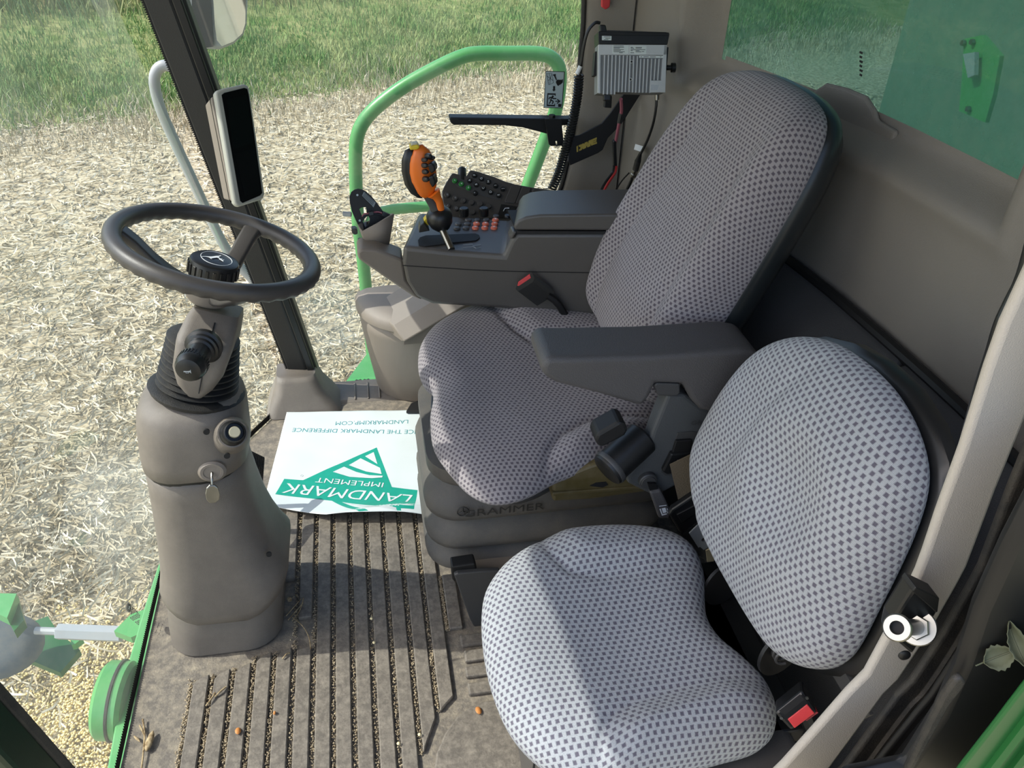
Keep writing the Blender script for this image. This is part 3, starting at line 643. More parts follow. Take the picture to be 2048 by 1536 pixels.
# beyond the rear window
tank = obj('trim_6', *g_prism([V((3.4, -1.2, -1.8)), V((3.4, 5.0, -1.8)), V((3.4, 5.0, 3.0)), V((3.4, -1.2, 3.0))], (.1, 0, 0)), mat('grey_green_tank', (96, 120, 100), .7, var=.1, dust=.3), smooth=0); tag(tank, kind='structure')
gpz = [UF(*p, lambda p: p.x-2.6) for p in ((1928, 78), (1965, 70), (2000, 112), (1986, 190), (1970, 245), (1918, 222), (1924, 150))]
tp = thing('engine_panel', 'bright green rusty panel with bolts seen through the tinted rear window', 'panel', tuple(gpz[0]))
obj('panel_sheet', *g_prism(gpz, (.02, 0, 0)), GREEN, tp, smooth=0)
for a, b in ((1928, 86), (1946, 84), (1938, 218), (1940, 112)): obj('bolt', *g_lathe([(.001, .012), (.012, .012), (.014, 0)], UF(a, b, lambda p: p.x-2.595), (-1, 0, 0), 6), ZINC, tp, smooth=0)
obj('gusset', *g_prism([UF(*p, lambda p: p.x-2.58) for p in ((1934, 108), (1958, 104), (1957, 150), (1944, 156))], (-.02, 0, 0)), GREY, tp, smooth=0)

# ------------------------------------------------------------------ steering column
st = thing('steering_column', 'steering wheel on a grey pedestal with rubber bellows by the windscreen', 'steering wheel', (-.37, 1.33, 0))
def ring4(z, x0, x1, y0, y1, r, dz=None, n=6, pw=None):
    return [V(((x0+x1)/2+a, (y0+y1)/2+b, z+(dz(((x0+x1)/2+a), (y0+y1)/2+b) if dz else 0))) for a, b in rrect((x1-x0)/2, (y1-y0)/2, r, n)]
# the foot
obj('pedestal_foot', *g_loft([ring4(.0, -.487, -.248, 1.212, 1.47, .07), ring4(.05, -.484, -.246, 1.216, 1.468, .07), ring4(.10, -.478, -.236, 1.225, 1.462, .07), ring4(.15, -.468, -.235, 1.24, 1.455, .07)]), TAUPED, st, smooth=60, bevel=.004)
# lower shell with a sloping bottom edge
low = lambda x, y: -.10*min(max((x+.48)/.26, 0), 1)+.055*max(0, 1-abs(y-1.34)/.16)*0
rr_ = []
for z, x0, x1, y0, y1, k in ((.092, -.474, -.232, 1.212, 1.46, 1), (.098, -.479, -.222, 1.206, 1.463, 1), (.125, -.477, -.216, 1.204, 1.462, .8), (.16, -.473, -.214, 1.206, 1.46, .5), (.20, -.468, -.224, 1.21, 1.456, .2), (.25, -.463, -.238, 1.215, 1.452, 0), (.31, -.458, -.252, 1.222, 1.448, 0), (.37, -.454, -.260, 1.227, 1.445, 0), (.42, -.451, -.265, 1.231, 1.443, 0), (.452, -.449, -.266, 1.233, 1.441, 0), (.462, -.441, -.274, 1.242, 1.434, 0)):
    rr_.append(ring4(z, x0, x1, y0, y1, .075, (lambda kk: lambda x, y: kk*(.055*((x+.35)/.125)**2))(k)))
obj('lower_shell', *g_loft(rr_), TAUPED, st, smooth=60)
obj('shell_joint', *g_loft([ring4(.455, -.446, -.270, 1.238, 1.437, .07), ring4(.475, -.446, -.268, 1.238, 1.437, .07)]), BLACK, st, smooth=60)
obj('upper_shell', *g_loft([ring4(.463, -.441, -.268, 1.239, 1.436, .07), ring4(.470, -.450, -.257, 1.229, 1.444, .075), ring4(.50, -.449, -.254, 1.229, 1.444, .075), ring4(.56, -.443, -.251, 1.235, 1.442, .075), ring4(.585, -.439, -.253, 1.241, 1.438, .075), ring4(.603, -.427, -.264, 1.255, 1.425, .065), ring4(.610, -.408, -.282, 1.275, 1.405, .055)]), TAUPED, st, smooth=60)
# rubber bellows
wc, wn_ = V((-.263, 1.405, .853)), V((.291, .066, .954)).normalized()
hb_ = V((-.298, 1.372, .715))
b0, b1 = V((-.333, 1.338, .602)), V((-.304, 1.352, .705))
prof = [(.082, -.004), (.086, .004), (.078, .008)]
for i in range(9):
    h = .010+i*.0115; r0 = .071-.0012*i; prof += [(r0-.007, h), (r0+.002, h+.004), (r0+.002, h+.007), (r0-.007, h+.0112)]
obj('bellows', *g_lathe(prof, b0, b1-b0, 36, sx=1.02), RUBBER, st, smooth=50)
# head of the column: facetted cover
ax = (wc-V((-.345, 1.335, .60))).normalized()
hx = V((1, 0, 0)); hx = (hx-ax*hx.dot(ax)).normalized(); hy = ax.cross(hx)
hc = V((-.300, 1.358, .665))
def hring(h, w, d0, d1, r, sh=0): 
    return [hc+ax*h+hx*(a+sh)+hy*(b+(d0+d1)/2) for a, b in rrect(w, (d1-d0)/2, r, 4)]
obj('column_cover', *g_loft([hring(-.060, .012, -.078, -.030, .008, -.006), hring(-.040, .030, -.088, .02, .016, -.008), hring(-.010, .043, -.090, .05, .018, -.008), hring(.035, .047, -.088, .062, .018, -.006), hring(.046, .047, -.084, .064, .018, -.006), hring(.074, .044, -.048, .064, .018, -.004), hring(.088, .040, -.030, .060, .016, -.002)]), TAUPED, st, smooth=38, bevel=.003)
obj('cover_joint', *g_tube([hc+hy*-.0905+ax*h+hx*.002 for h in (-.045, -.01, .036)]+[hc+hy*-.085+ax*.047+hx*.002, hc+hy*-.048+ax*.0755+hx*.002], .0012, 5, 1, smooth=False), BLKP, st)
# horn and light stalk
s0, s1 = U(403, 700, y=1.27), U(376, 741, y=1.20)
sa = (s1-s0).normalized(); sl0 = s0-sa*.02
L_ = (s1-sl0).length
stalk = obj('stalk', *g_lathe([(.001, -.01), (.031, 0), (.032, .010), (.028, .013), (.0275, .019), (.024, .021), (.0235, .027), (.020, .030), (.020, L_-.034), (.0245, L_-.031), (.0255, L_-.018), (.0245, L_-.008), (.021, L_-.002), (.0205, L_), (.013, L_+.003), (.001, L_+.003)], sl0, sa, 36), BLACK, st, smooth=35)
ca, cb, _ = basis(sa)
for i in range(30):
    t = 2*math.pi*i/30; obj('grip_rib', *g_box(sl0+sa*(L_-.0245)+(ca*math.cos(t)+cb*math.sin(t))*.0252, sa, ca*math.cos(t)+cb*math.sin(t), (ca*-math.sin(t)+cb*math.cos(t)), (-.006, .006), (-.001, .001), (-.0012, .0012)), BLACK, stalk, smooth=0)
sx_ = V((1, 0, 0)); sx_ = (sx_-sa*sx_.dot(sa)).normalized(); sy_ = sa.cross(sx_)
hornf = fr(sl0+sa*(L_+.0034), sx_*.001, sy_*.001)
obj('horn_symbol', *join(g_prism([hornf(p) for p in ((-6, 1), (-4, 1), (-1, 0.8), (4, 1.2), (6, 3.5), (6, -3.5), (4, -1.2), (-1, -.8), (-4, -1), (-6, -1))], sa*.0005), g_prism([hornf(p) for p in ((-3, -1.2), (-3, -3), (2, -3), (2, -1.4), (1.2, -1.4), (1.2, -2.3), (-2.2, -2.3), (-2.2, -1.2))], sa*.0005)), GREYP, stalk, smooth=0)
# wheel
R_ = .168; e1 = V((1, 0, 0)); e1 = (e1-wn_*e1.dot(wn_)).normalized(); e2 = wn_.cross(e1)
def wp(r, a, h=0): a = math.radians(a); return wc+(e1*math.cos(a)+e2*math.sin(a))*r+wn_*h
tr_, nn, mm = .0155, 160, 18
vv, ff = [], []
for i in range(nn):
    a = 2*math.pi*i/nn; dirr = e1*math.cos(a)+e2*math.sin(a); c_ = wc+dirr*R_
    wav = .0011*math.cos(a*40)
    for j in range(mm):
        b = 2*math.pi*j/mm; k = wav if math.sin(b) < -.2 else 0
        vv.append(c_+(dirr*math.cos(b)+wn_*math.sin(b))*(tr_+k))
for i in range(nn):
    for j in range(mm): ff.append((i*mm+j, ((i+1) % nn)*mm+j, ((i+1) % nn)*mm+(j+1) % mm, i*mm+(j+1) % mm))
rim = obj('wheel_rim', vv, ff, WHEELM, st, smooth=80)
def wang(px, py):
    p = UP(px, py, wc, wn_)-wc; return math.degrees(math.atan2(p.dot(e2), p.dot(e1)))
for (px, py) in ((238, 455), (520, 445), (520, 583)):
    A = wang(px, py); sec_ = []
    for r, h, w, t in ((.168, -.004, .020, .010), (.15, -.010, .0165, .010), (.13, -.022, .016, .010), (.10, -.046, .016, .010), (.07, -.066, .017, .011), (.045, -.078, .018, .012), (.02, -.082, .018, .012)):
        c_ = wp(r, A, h); tg = e1*-math.sin(math.radians(A))+e2*math.cos(math.radians(A)); dn_ = (wp(r+.01, A, h+.01*1.0)-c_).normalized(); up = wn_
        sec_.append([c_+tg*a+up*b for a, b in rrect(w, t, .006, 3)])
    obj('spoke', *g_loft(sec_), WHEELM, st, smooth=60)
hub = obj('hub', *g_lathe([(.001, -.100), (.036, -.100), (.040, -.094), (.039, -.06), (.036, -.052), (.035, -.048), (.001, -.048)], wc, wn_, 36), TAUPE, st, smooth=45)
kn = obj('tilt_knob', *g_lathe([(.001, -.020), (.040, -.020), (.0425, -.017), (.0425, .006), (.041, .010), (.037, .0125), (.001, .0125)], wc+wn_*-.031, wn_, 48), BLACK, st, smooth=35)
for i in range(22):
    t = 2*math.pi*i/22; rd = e1*math.cos(t)+e2*math.sin(t)
    obj('knob_rib', *g_box(wc+wn_*-.035+rd*.0425, wn_, rd, wn_.cross(rd), (-.013, .008), (-.002, .0022), (-.0028, .0028)), BLACK, kn, smooth=0, bevel=.0006, seg=1)
top = wc+wn_*-.0182
def kp(x, y):   # emblem traced in the knob's own plane
    w = UP(370+x/17.07, 490+y/17.07, top, wn_); return w
obj('emblem_ring', *g_tube([kp(1075+535*math.cos(t), 462+215*math.sin(t)+110*math.cos(t)) for t in np.linspace(0, 2*math.pi, 40, endpoint=False)], .0006, 6, 1, closed=True), WHITE, kn)
deer = [(580, 400), (700, 400), (800, 408), (900, 412), (980, 402), (1060, 390), (1160, 388), (1190, 372), (1235, 378), (1200, 402), (1165, 412), (1150, 432), (1190, 470), (1225, 488), (1280, 478), (1240, 505), (1280, 530), (1340, 515), (1290, 548), (1310, 580), (1250, 555), (1200, 520), (1150, 525), (1185, 500), (1150, 465), (1080, 448), (1000, 458), (930, 468), (880, 468), (920, 495), (880, 482), (840, 450), (780, 428), (690, 412), (590, 410)]
obj('leaping_deer_emblem', *g_prism([kp(*p)+wn_*.0006 for p in deer], wn_*.0006), WHITE, kn, smooth=0)
# outlet, key and screw holes on the upper shell
o0 = U(466, 866, y=1.232)
oa = V((.28, -.72, .62)).normalized()
sk = obj('socket', *g_lathe([(.018, -.030), (.025, -.025), (.023, -.004), (.020, .0), (.0185, .004), (.0185, .026), (.0165, .027), (.016, .012), (.001, .012)], o0, oa, 32), BLACK, st, smooth=35)
obj('socket_collar', *g_lathe([(.036, -.045), (.030, -.016), (.026, -.006), (.020, -.006)], o0, oa, 32), TAUPED, st, smooth=50)
obj('plunger', *g_lathe([(.001, .012), (.0105, .012), (.0105, .024), (.009, .027), (.001, .027)], o0, oa, 28), BEIGE, st, smooth=40)
for a, b, y_ in ((413, 863, 1.232), (454, 911, 1.222), (286, 902, 1.29), (538, 1108, 1.24)):
    obj('screw_hole', *g_lathe([(.001, 0), (.0055, 0), (.0055, .004), (.001, .004)], U(a, b, y=y_)+V((0, .001, 0)), (.1, -1, .15), 16), BLKP, st)
k0 = U(424, 944, y=1.226)
ky = obj('key_barrel', *g_lathe([(.001, -.01), (.021, -.008), (.021, -.001), (.017, .003), (.013, .003), (.012, .0015), (.001, .0015)], k0, (.05, -1, .2), 28, sx=1.2), TAUPE, st, smooth=35)
ka, kd = V((.02, -.80, -.30)).normalized(), V((-.08, -.25, -.95)).normalized()
obj('key_shank', *g_tube([k0+V((0, -.001, 0)), k0+ka*.012, k0+ka*.016+kd*.010], .0022, 8, 3), CHROME, ky)
kb = k0+ka*.016+kd*.008; kx = ka.cross(kd).normalized()
obj('key_blade', *g_prism([kb+kx*a*.0014+kd*b*.0014 for a, b in ((-3, 0), (3, 0), (7, 4), (9, 14), (8, 22), (3, 26), (-4, 26), (-8, 21), (-9, 12), (-7, 4))], ka*.004), CHROME, ky, smooth=0, bevel=.0015)
# pedals
pd_n = V((.55, -.38, .74)).normalized()
for nm, lab, ctr, pxs in (('brake_pedal', 'ribbed black pedal pad, the farther one beside the paper mat', .15, ((508, 903), (531, 914), (527, 966), (504, 955))), ('brake_pedal', 'ribbed black pedal pad, the nearer one half behind the pedestal', .13, ((503, 962), (526, 972), (520, 1022), (498, 1020)))):
    c_ = U((pxs[0][0]+pxs[2][0])/2, (pxs[0][1]+pxs[2][1])/2, z=ctr)
    P_ = [UP(*p, c_, pd_n) for p in pxs]
    P_[0] += (P_[0]-P_[1])*1.4; P_[3] += (P_[3]-P_[2])*1.4
    t = thing(nm, lab, 'pedal', tuple(c_), 'brake pedals')
    obj('pad', *g_prism(P_, -pd_n*.012), RUBBER, t, smooth=0, bevel=.004)
    ux, uy = (P_[1]-P_[0]), (P_[3]-P_[0]); ln = ux.length
    sv = []
    for i in range(15):
        for j in range(20):
            q = P_[0]+ux*(.04+.92*(i+.5)/15)+uy*(.04+.92*(j+.5)/20); sv.append(g_box(q, ux, uy, pd_n, (-ln*.02, ln*.02), (-uy.length*.016, uy.length*.016), (-.001, .0025)))
    s_ = obj('pad_studs', *join(*sv), RUBBER, t, smooth=0); s_['kind'] = 'stuff'
    obj('pedal_arm', *g_tube([c_-pd_n*.01, c_+V((-.03, .01, -.02)), V((c_.x-.07, c_.y, .01))], .009, 8, 3), BLACKM, t)
# ------------------------------------------------------------------ paper floor mat with its print
PX = [(575, 827), (600, 825), (660, 829), (720, 829), (780, 827), (838, 825), (860, 823)]
mTL, mTR, mBR, mBL = U(574, 827, z=.012), U(900, 822, z=.012), U(895, 1044, z=.012), U(527, 1011, z=.012)
mBm = U(655, 1042, z=.012)
pm = thing('paper_mat', 'white paper floor mat with green dealer print lying before the driver seat', 'floor mat', (-.1, 1.65, .01))
def pz_(x, y):
    t = max(0, min(1, (1.70-y)/.10)); b = max(0, (mBm.y+.03-y)/.10)
    lift = .018*math.exp(-((x+.13)/.10)**2)*max(0, min(1, (1.66-y)/.09))**1.5+.028*math.exp(-((x-.02)/.12)**2)*max(0, min(1, (1.645-y)/.07))**2
    return .0165+lift+.0009*math.sin(x*31+y*9)*math.sin(y*27-x*12)+.0003*math.sin(y*61+x*40)
nx, ny = 150, 120; vv, ff = [], []
for i in range(nx+1):
    for j in range(ny+1):
        u, v = i/nx, j/ny
        bot = mBL.lerp(mBm, u/.42) if u < .42 else mBm.lerp(mBR, (u-.42)/.58)
        bot = bot+V((0, .006*math.sin(u*9)*(u*(1-u)), 0))
        p = mTL.lerp(mTR, u).lerp(bot, v); vv.append(V((p.x, p.y, pz_(p.x, p.y))))
for i in range(nx):
    for j in range(ny): a_ = i*(ny+1)+j; ff.append((a_, a_+ny+1, a_+ny+2, a_+1))
sheet = obj('sheet', vv, ff, PAPER, pm, smooth=80, recalc=True)
so_ = sheet.modifiers.new('t', 'SOLIDIFY'); so_.thickness = .0012; so_.offset = -1
PXM, PYM = 500, 780; PS = 400/1807.
def mp_(x, y): # from the close view of the print to the floor
    p = U(PXM+x*PS, PYM+y*PS, z=.017)
    for _ in range(3): p = U(PXM+x*PS, PYM+y*PS, z=pz_(p.x, p.y))
    return p
def printed(name, pts, m, d=.0014, sub=1):
    bm = bmesh.new(); vs_ = [bm.verts.new(mp_(*p)) for p in pts]; bm.faces.new(vs_)
    bmesh.ops.triangulate(bm, faces=bm.faces)
    for _ in range(8):
        bmesh.ops.subdivide_edges(bm, edges=[e for e in bm.edges if e.calc_length() > .009], cuts=1); bmesh.ops.triangulate(bm, faces=bm.faces)
    bmesh.ops.triangulate(bm, faces=bm.faces)
    for v in bm.verts: v.co.z = pz_(v.co.x, v.co.y)+d
    bm.verts.index_update(); P = [v.co.copy() for v in bm.verts]; F = [tuple(v.index for v in f.verts) for f in bm.faces]; bm.free()
    n0 = [f if (P[f[1]]-P[f[0]]).cross(P[f[2]]-P[f[0]]).z > 0 else f[::-1] for f in F]
    return obj(name, P, n0, m, pm, smooth=0, recalc=False)
printed('green_band', [(310, 806), (480, 818), (760, 690), (1145, 522), (1282, 880), (1514, 908), (1482, 1080), (1362, 1072), (1366, 1092), (1330, 1092), (1318, 1066), (830, 1016), (1070, 1092), (985, 1100), (740, 1004), (228, 945)], TEAL)
for pts in ([(1040, 604), (1118, 566), (1152, 675)], [(893, 684), (1000, 622), (1175, 708), (1190, 765), (1050, 742)], [(750, 745), (850, 698), (960, 745), (1080, 775), (1200, 780), (1195, 795), (1100, 802), (900, 790)]): printed('white_field', pts, PAPER, .0022)
for k in range(4): printed('white_stripe', [(835+k*60, 1018+k*9+k*3), (1322, 1068+k*6), (1322, 1070+k*6+2), (850+k*60, 1022+k*12+3)], PAPER, .0022)
def ptext(name, s, a, b, hpx, m, d, shear=0, bold=0, fill=True):
    """text running from pixel a to b of the close view (upside down for the camera)"""
    A, B = mp_(*a), mp_(*b); X = (B-A); L_ = V((X.x, X.y, 0)).length; X = V((X.x, X.y, 0)).normalized(); Y = V((0, 0, 1)).cross(X)
    size = hpx; o = text(name, s, (A+B)/2, X, Y, size, m, pm, 'CENTER', d, shear, 1.0, pz_, bold)
    xs = [v.co.dot(X) for v in o.data.vertices]; w = max(xs)-min(xs); k = L_/w; c_ = (A+B)/2-ORG[pm.name]
    for v in o.data.vertices:
        r = v.co-c_; al = r.dot(X); v.co += X*(al*(k-1))
    xs = [v.co.dot(X) for v in o.data.vertices]; sh = c_.dot(X)-(max(xs)+min(xs))/2
    for v in o.data.vertices: v.co += X*sh
    bm = bmesh.new(); bm.from_mesh(o.data); bmesh.ops.triangulate(bm, faces=bm.faces)
    for _ in range(4):
        bmesh.ops.subdivide_edges(bm, edges=[e for e in bm.edges if e.calc_length() > .010], cuts=1); bmesh.ops.triangulate(bm, faces=bm.faces)
    bmesh.ops.triangulate(bm, faces=bm.faces); bm.to_mesh(o.data); bm.free()
    for v in o.data.vertices: v.co.z = pz_(v.co.x+ORG[pm.name].x, v.co.y+ORG[pm.name].y)+d-ORG[pm.name].z
    return o
ptext('lettering', 'LANDMARK', (1460, 985), (310, 885), .054, PAPER, .0022, shear=.15)
ptext('lettering', 'IMPLEMENT', (1205, 862), (598, 816), .027, PAPER, .0024)
ptext('lettering', 'LANDMARKIMP.COM', (1430, 287), (775, 302), .026, TEALT, .0013)
ptext('lettering', 'EXPERIENCE THE LANDMARK DIFFERENCE', (1800, 384), (385, 362), .026, TEALT, .0013)
obj('registered_mark', *g_tube([mp_(470, 778)+V((.0035*math.cos(t), .0035*math.sin(t), .0015)) for t in np.linspace(0, 2*math.pi, 14, endpoint=False)], .0004, 4, 1, closed=True), GREYP, pm)
# ------------------------------------------------------------------ driver seat
def filled(outer, holes, O, X, Y, depth):
    """flat plate with holes, extruded by depth along X x Y"""
    c = bpy.data.curves.new('c', 'CURVE'); c.dimensions = '2D'; c.fill_mode = 'BOTH'; c.extrude = depth/2
    for pts in [outer]+holes:
        s = c.splines.new('POLY'); s.points.add(len(pts)-1); s.use_cyclic_u = True
        for p, (a, b) in zip(s.points, pts): p.co = (a, b, 0, 1)
    t = bpy.data.objects.new('c', c); COL.objects.link(t); dg = bpy.context.evaluated_depsgraph_get(); dg.update()
    me = bpy.data.meshes.new_from_object(t.evaluated_get(dg)); X, Y = V(X).normalized(), V(Y).normalized(); N = X.cross(Y)
    r = [V(O)+X*v.co.x+Y*v.co.y+N*v.co.z for v in me.vertices], [tuple(p.vertices) for p in me.polygons]
    bpy.data.objects.remove(t); bpy.data.meshes.remove(me); bpy.data.curves.remove(c); return r
ds = thing('driver_seat', 'driver seat in grey check fabric on a ribbed rubber suspension', 'seat', (.35, 1.45, 0))
zt, z1, z2, z3 = U(900, 985, y=1.28).z, U(900, 1046, y=1.28).z, U(900, 1101, y=1.28).z, U(900, 1140, y=1.28).z
obj('plinth', *g_prism([V(p) for p in ((.16, 1.23, -.001), (.60, 1.23, -.001), (.60, 1.64, -.001), (.16, 1.64, -.001))], (0, 0, z3+.03)), TAUPE, ds, smooth=0, bevel=.012)
def bring(z, k): return [V((.355+a, 1.46+b, z)) for a, b in rrect(.262+k, .176+k, .075, 6)]
rr_ = [bring(z3, -.015)]
for a, b in ((z3, z2), (z2, z1), (z1, zt)):
    h = b-a; rr_ += [bring(a+h*t, k) for t, k in ((.04, .004), (.12, .012), (.3, .014), (.55, .008), (.8, -.006), (.93, -.013), (.99, -.016))]
rr_ += [bring(zt+.005, -.004), bring(zt+.02, .004), bring(zt+.05, .004), bring(zt+.055, -.03)]
bl = obj('suspension_bellows', *g_loft(rr_), BELLOW, ds, smooth=50)
text('lettering', 'GRAMMER', U(1008, 1020, y=1.2672), (1, 0, 0), (0, -.06, 1), .030, EMBOSS, bl, depth=.001, sx=1.25)
ec = U(926, 1023, y=1.2672)
obj('round_emblem', *g_tube([ec+V((.012*math.cos(t), 0, .012*math.sin(t))) for t in np.linspace(0, 2*math.pi, 20, endpoint=False)], .0015, 5, 1, closed=True), EMBOSS, bl)
for k in range(3):
    t = math.radians(90+120*k); obj('emblem_bar', *g_tube([ec, ec+V((.011*math.cos(t), 0, .011*math.sin(t)))], .0016, 5, 1), EMBOSS, bl)
# plate at the foot
obj('side_plate', *g_prism([U(*p, y=1.205) for p in ((908, 1151), (916, 1147), (965, 1143), (1000, 1142), (996, 1256), (949, 1256), (940, 1240))], (0, .012, 0)), DKGREY, ds, smooth=0, bevel=.003)
obj('end_cap', *g_prism([U(*p, y=1.215) for p in ((903, 1134), (950, 1127), (955, 1143), (915, 1148), (910, 1166), (905, 1160))], (0, .03, 0)), BLACKM, ds, smooth=0, bevel=.003)
# pan, rails
CO = V((.35, 1.45, .465)); CX, CY, CZ = V((1, 0, 0)), V((0, 1, 0)), V((0, 0, 1))
cpx = [(975, 999), (935, 980), (897, 940), (868, 895), (860, 840), (866, 800), (864, 782), (846, 765), (836, 730), (842, 692), (872, 655), (930, 622), (1000, 605), (1080, 604), (1150, 616), (1215, 640), (1262, 668), (1330, 720), (1352, 780), (1335, 845), (1290, 890), (1230, 916), (1170, 938), (1115, 956), (1060, 985), (1015, 999)]
co_ = px_outline(cpx, CO+CZ*.008, CX, CY, CZ)
pan = [V((CO.x+a*.8+.012, CO.y+b*.8, 0)) for a, b in co_]
obj('seat_pan', *g_loft([[V((p.x, p.y, .385)) for p in pan], [V((p.x, p.y, .445)) for p in pan]]), DKGREY, ds, smooth=40, bevel=.012)
obj('front_clip', *g_prism([U(*p, y=1.47) for p in ((862, 780), (872, 778), (876, 812), (866, 834), (860, 815))], (.03, .02, 0)), mat('slate_grey_clip', (96, 104, 112), .45), ds, smooth=0, bevel=.004)
obj('seat_rail', *g_prism([U(*p, y=1.155) for p in ((1105, 962), (1180, 932), (1245, 912), (1320, 925), (1330, 955), (1290, 985), (1180, 1000), (1105, 1004))], (0, .05, 0)), YELLOW, ds, smooth=0, bevel=.006)
obj('rail_slot', *g_prism([U(*p, y=1.1535) for p in ((1180, 972), (1192, 966), (1212, 964), (1216, 970), (1205, 975))], (0, .002, 0)), BLKP, ds, smooth=0)
obj('rail_lip', *g_prism([U(*p, y=1.15) for p in ((1105, 986), (1290, 972), (1290, 978), (1105, 993))], (0, .01, 0)), YELLOW, ds, smooth=0, bevel=.002)
def uvp(px, O, X, Y, N): return np.array(px_outline(px, O, X, Y, N))
nearB = uvp([(1095, 1100), (1093, 935), (1098, 895), (1120, 868), (1170, 842), (1250, 828), (1420, 815), (1420, 1100)], CO+CZ*.045, CX, CY, CZ)
farB = uvp([(960, 560), (985, 612), (1005, 638), (1030, 662), (1062, 682), (1110, 686), (1250, 684), (1420, 690), (1420, 500)], CO+CZ*.045, CX, CY, CZ)
def seat_bump(P):
    u, v = P[:, 0], P[:, 1]; h = -.012*np.exp(-((u-.05)/.16)**2-(v/.15)**2)+.010*np.exp(-((u+.22)/.06)**2)-.012*np.exp(-(v/.07)**2)*sstep((-.17-u)/.1)
    for B, k in ((nearB, .03), (farB, .022)):
        d = sdpoly(P, B); h += k*sstep(-d/.05)-.009*np.exp(-(d/.006)**2)
    return h
pillow('seat_cushion', CO, CX, CY, CZ, co_, .052, .032, seat_bump, FAB1, ds, p=6, q=2.2)
# backrest
bt_ = .42; BY = V((bt_, 0, 1)).normalized(); BN = V((-1, 0, bt_)).normalized(); BX = V((0, 1, 0)); BO = V((.605, 1.45, .65))
bo_ = [(-.17, -.135), (.0, -.145), (.18, -.135), (.225, -.06), (.240, .05), (.238, .15), (.225, .28), (.205, .38), (.175, .45), (.11, .485), (0, .495), (-.10, .490), (-.165, .465), (-.195, .40), (-.208, .3), (-.215, .15), (-.215, .05), (-.205, -.06)]
def back_bump(P):
    u, v = P[:, 0], P[:, 1]; w = np.abs(u); s = .135-.02*np.clip(v/.5, 0, 1)
    h = .030*sstep((w-s)/.06)*(1-.45*sstep((v-.25)/.3))-.006*np.exp(-((w-s)/.008)**2)*sstep((.42-v)/.1)+.022*np.exp(-((v-.06)/.13)**2)*np.exp(-(u/.16)**2)
    return h
bk = pillow('backrest', BO, BX, BY, BN, bo_, .085, .02, back_bump, FAB1, ds, p=7, q=2.4)
sh = [(a*1.01, b*1.0+.004) for a, b in bo_]; sh = [(p.x, p.y) for p in cr([V((a, b, 0)) for a, b in sh], 4, True)]
obj('back_shell', *g_loft([[BO+BX*a*k+BY*(.2+(b-.2)*k)+BN*h for a, b in sh] for k, h in ((.98, -.002), (1.0, -.010), (1.0, -.03), (.93, -.055), (.8, -.062))]), mat('back_shell_plastic', (30, 34, 36), .3, var=.04), ds, smooth=50)
# armrest on the near side
ap = [(1094, 716), (1082, 735), (1088, 754), (1112, 768), (1200, 790), (1284, 815), (1300, 795), (1312, 768), (1366, 770), (1384, 803), (1402, 822), (1440, 830), (1490, 822), (1530, 790), (1535, 735), (1515, 705), (1480, 700), (1300, 712), (1150, 716)]
obj('armrest', *g_prism([U(*p, y=1.105) for p in ap], (0, .105, 0)), ARMR, ds, smooth=45, bevel=.02, seg=4)
obj('armrest_catch', *g_prism([U(*p, y=1.11) for p in ((1308, 771), (1314, 766), (1360, 768), (1361, 786), (1354, 793), (1316, 792))], (0, .07, 0)), DKGREY, ds, smooth=0, bevel=.003)
brk = obj('armrest_bracket', *g_prism([U(*p, y=1.125) for p in ((1334, 790), (1372, 790), (1405, 815), (1440, 825), (1440, 870), (1405, 925), (1376, 960), (1330, 985), (1300, 990), (1255, 968), (1252, 952), (1292, 905), (1305, 862))], (0, .035, 0)), mat('slate_grey_bracket', (72, 74, 75), .45, var=.04, bump=.2), ds, smooth=0, bevel=.008, seg=3)
obj('recess', *g_prism([U(*p, y=1.123) for p in ((1355, 866), (1383, 863), (1418, 868), (1417, 889), (1383, 931), (1365, 948), (1331, 952), (1323, 945), (1343, 908))], (0, .003, 0)), DKGREY, brk, smooth=0, bevel=.001)
obj('recline_lever', *g_prism([U(*p, y=1.113) for p in ((1343, 908), (1383, 906), (1388, 918), (1368, 944), (1335, 950), (1325, 944))], (0, .012, 0)), BLACK, brk, smooth=0, bevel=.003)
obj('lever_shaft', *g_prism([U(*p, y=1.117) for p in ((1352, 882), (1384, 880), (1383, 906), (1344, 908))], (0, .006, 0)), BLACKM, brk, smooth=0, bevel=.002)
ic = lambda x, y, yy=1.1125: U(1160+x/4.0425, 760+y/4.042, y=yy)
obj('seat_symbol', *join(g_prism([ic(*p) for p in ((787, 648), (802, 646), (804, 712), (755, 718), (744, 694), (786, 690))], (0, -.0004, 0)), g_prism([ic(*p) for p in ((762, 667), (774, 659), (774, 676))], (0, -.0004, 0)), g_prism([ic(*p) for p in ((808, 666), (828, 677), (814, 688))], (0, -.0004, 0))), WHITE, brk, smooth=0)
pv = U(1296, 962, y=1.118)
obj('pivot_cap', *g_lathe([(.001, .006), (.0135, .006), (.0145, .004), (.016, .004), (.018, .002), (.018, -.012), (.001, -.012)], pv, (0, -1, 0), 32), DKGREY, brk, smooth=35)
text('lettering', 'GRAMMER', U(1422, 843, y=1.1235), (1, 0, 0), (0, 0, 1), .014, DKGREY, brk, depth=.0005, sx=1.2)
lv = obj('slide_lever', *g_prism([U(*p, y=1.10) for p in ((1299, 985), (1322, 981), (1334, 1005), (1342, 1022), (1339, 1038), (1318, 1037), (1309, 1010))], (0, .014, 0)), ARMR, ds, smooth=0, bevel=.004)
obj('lever_stem', *g_prism([U(*p, y=1.105) for p in ((1296, 968), (1312, 968), (1318, 990), (1302, 990))], (0, .006, 0)), BLACKM, ds, smooth=0)
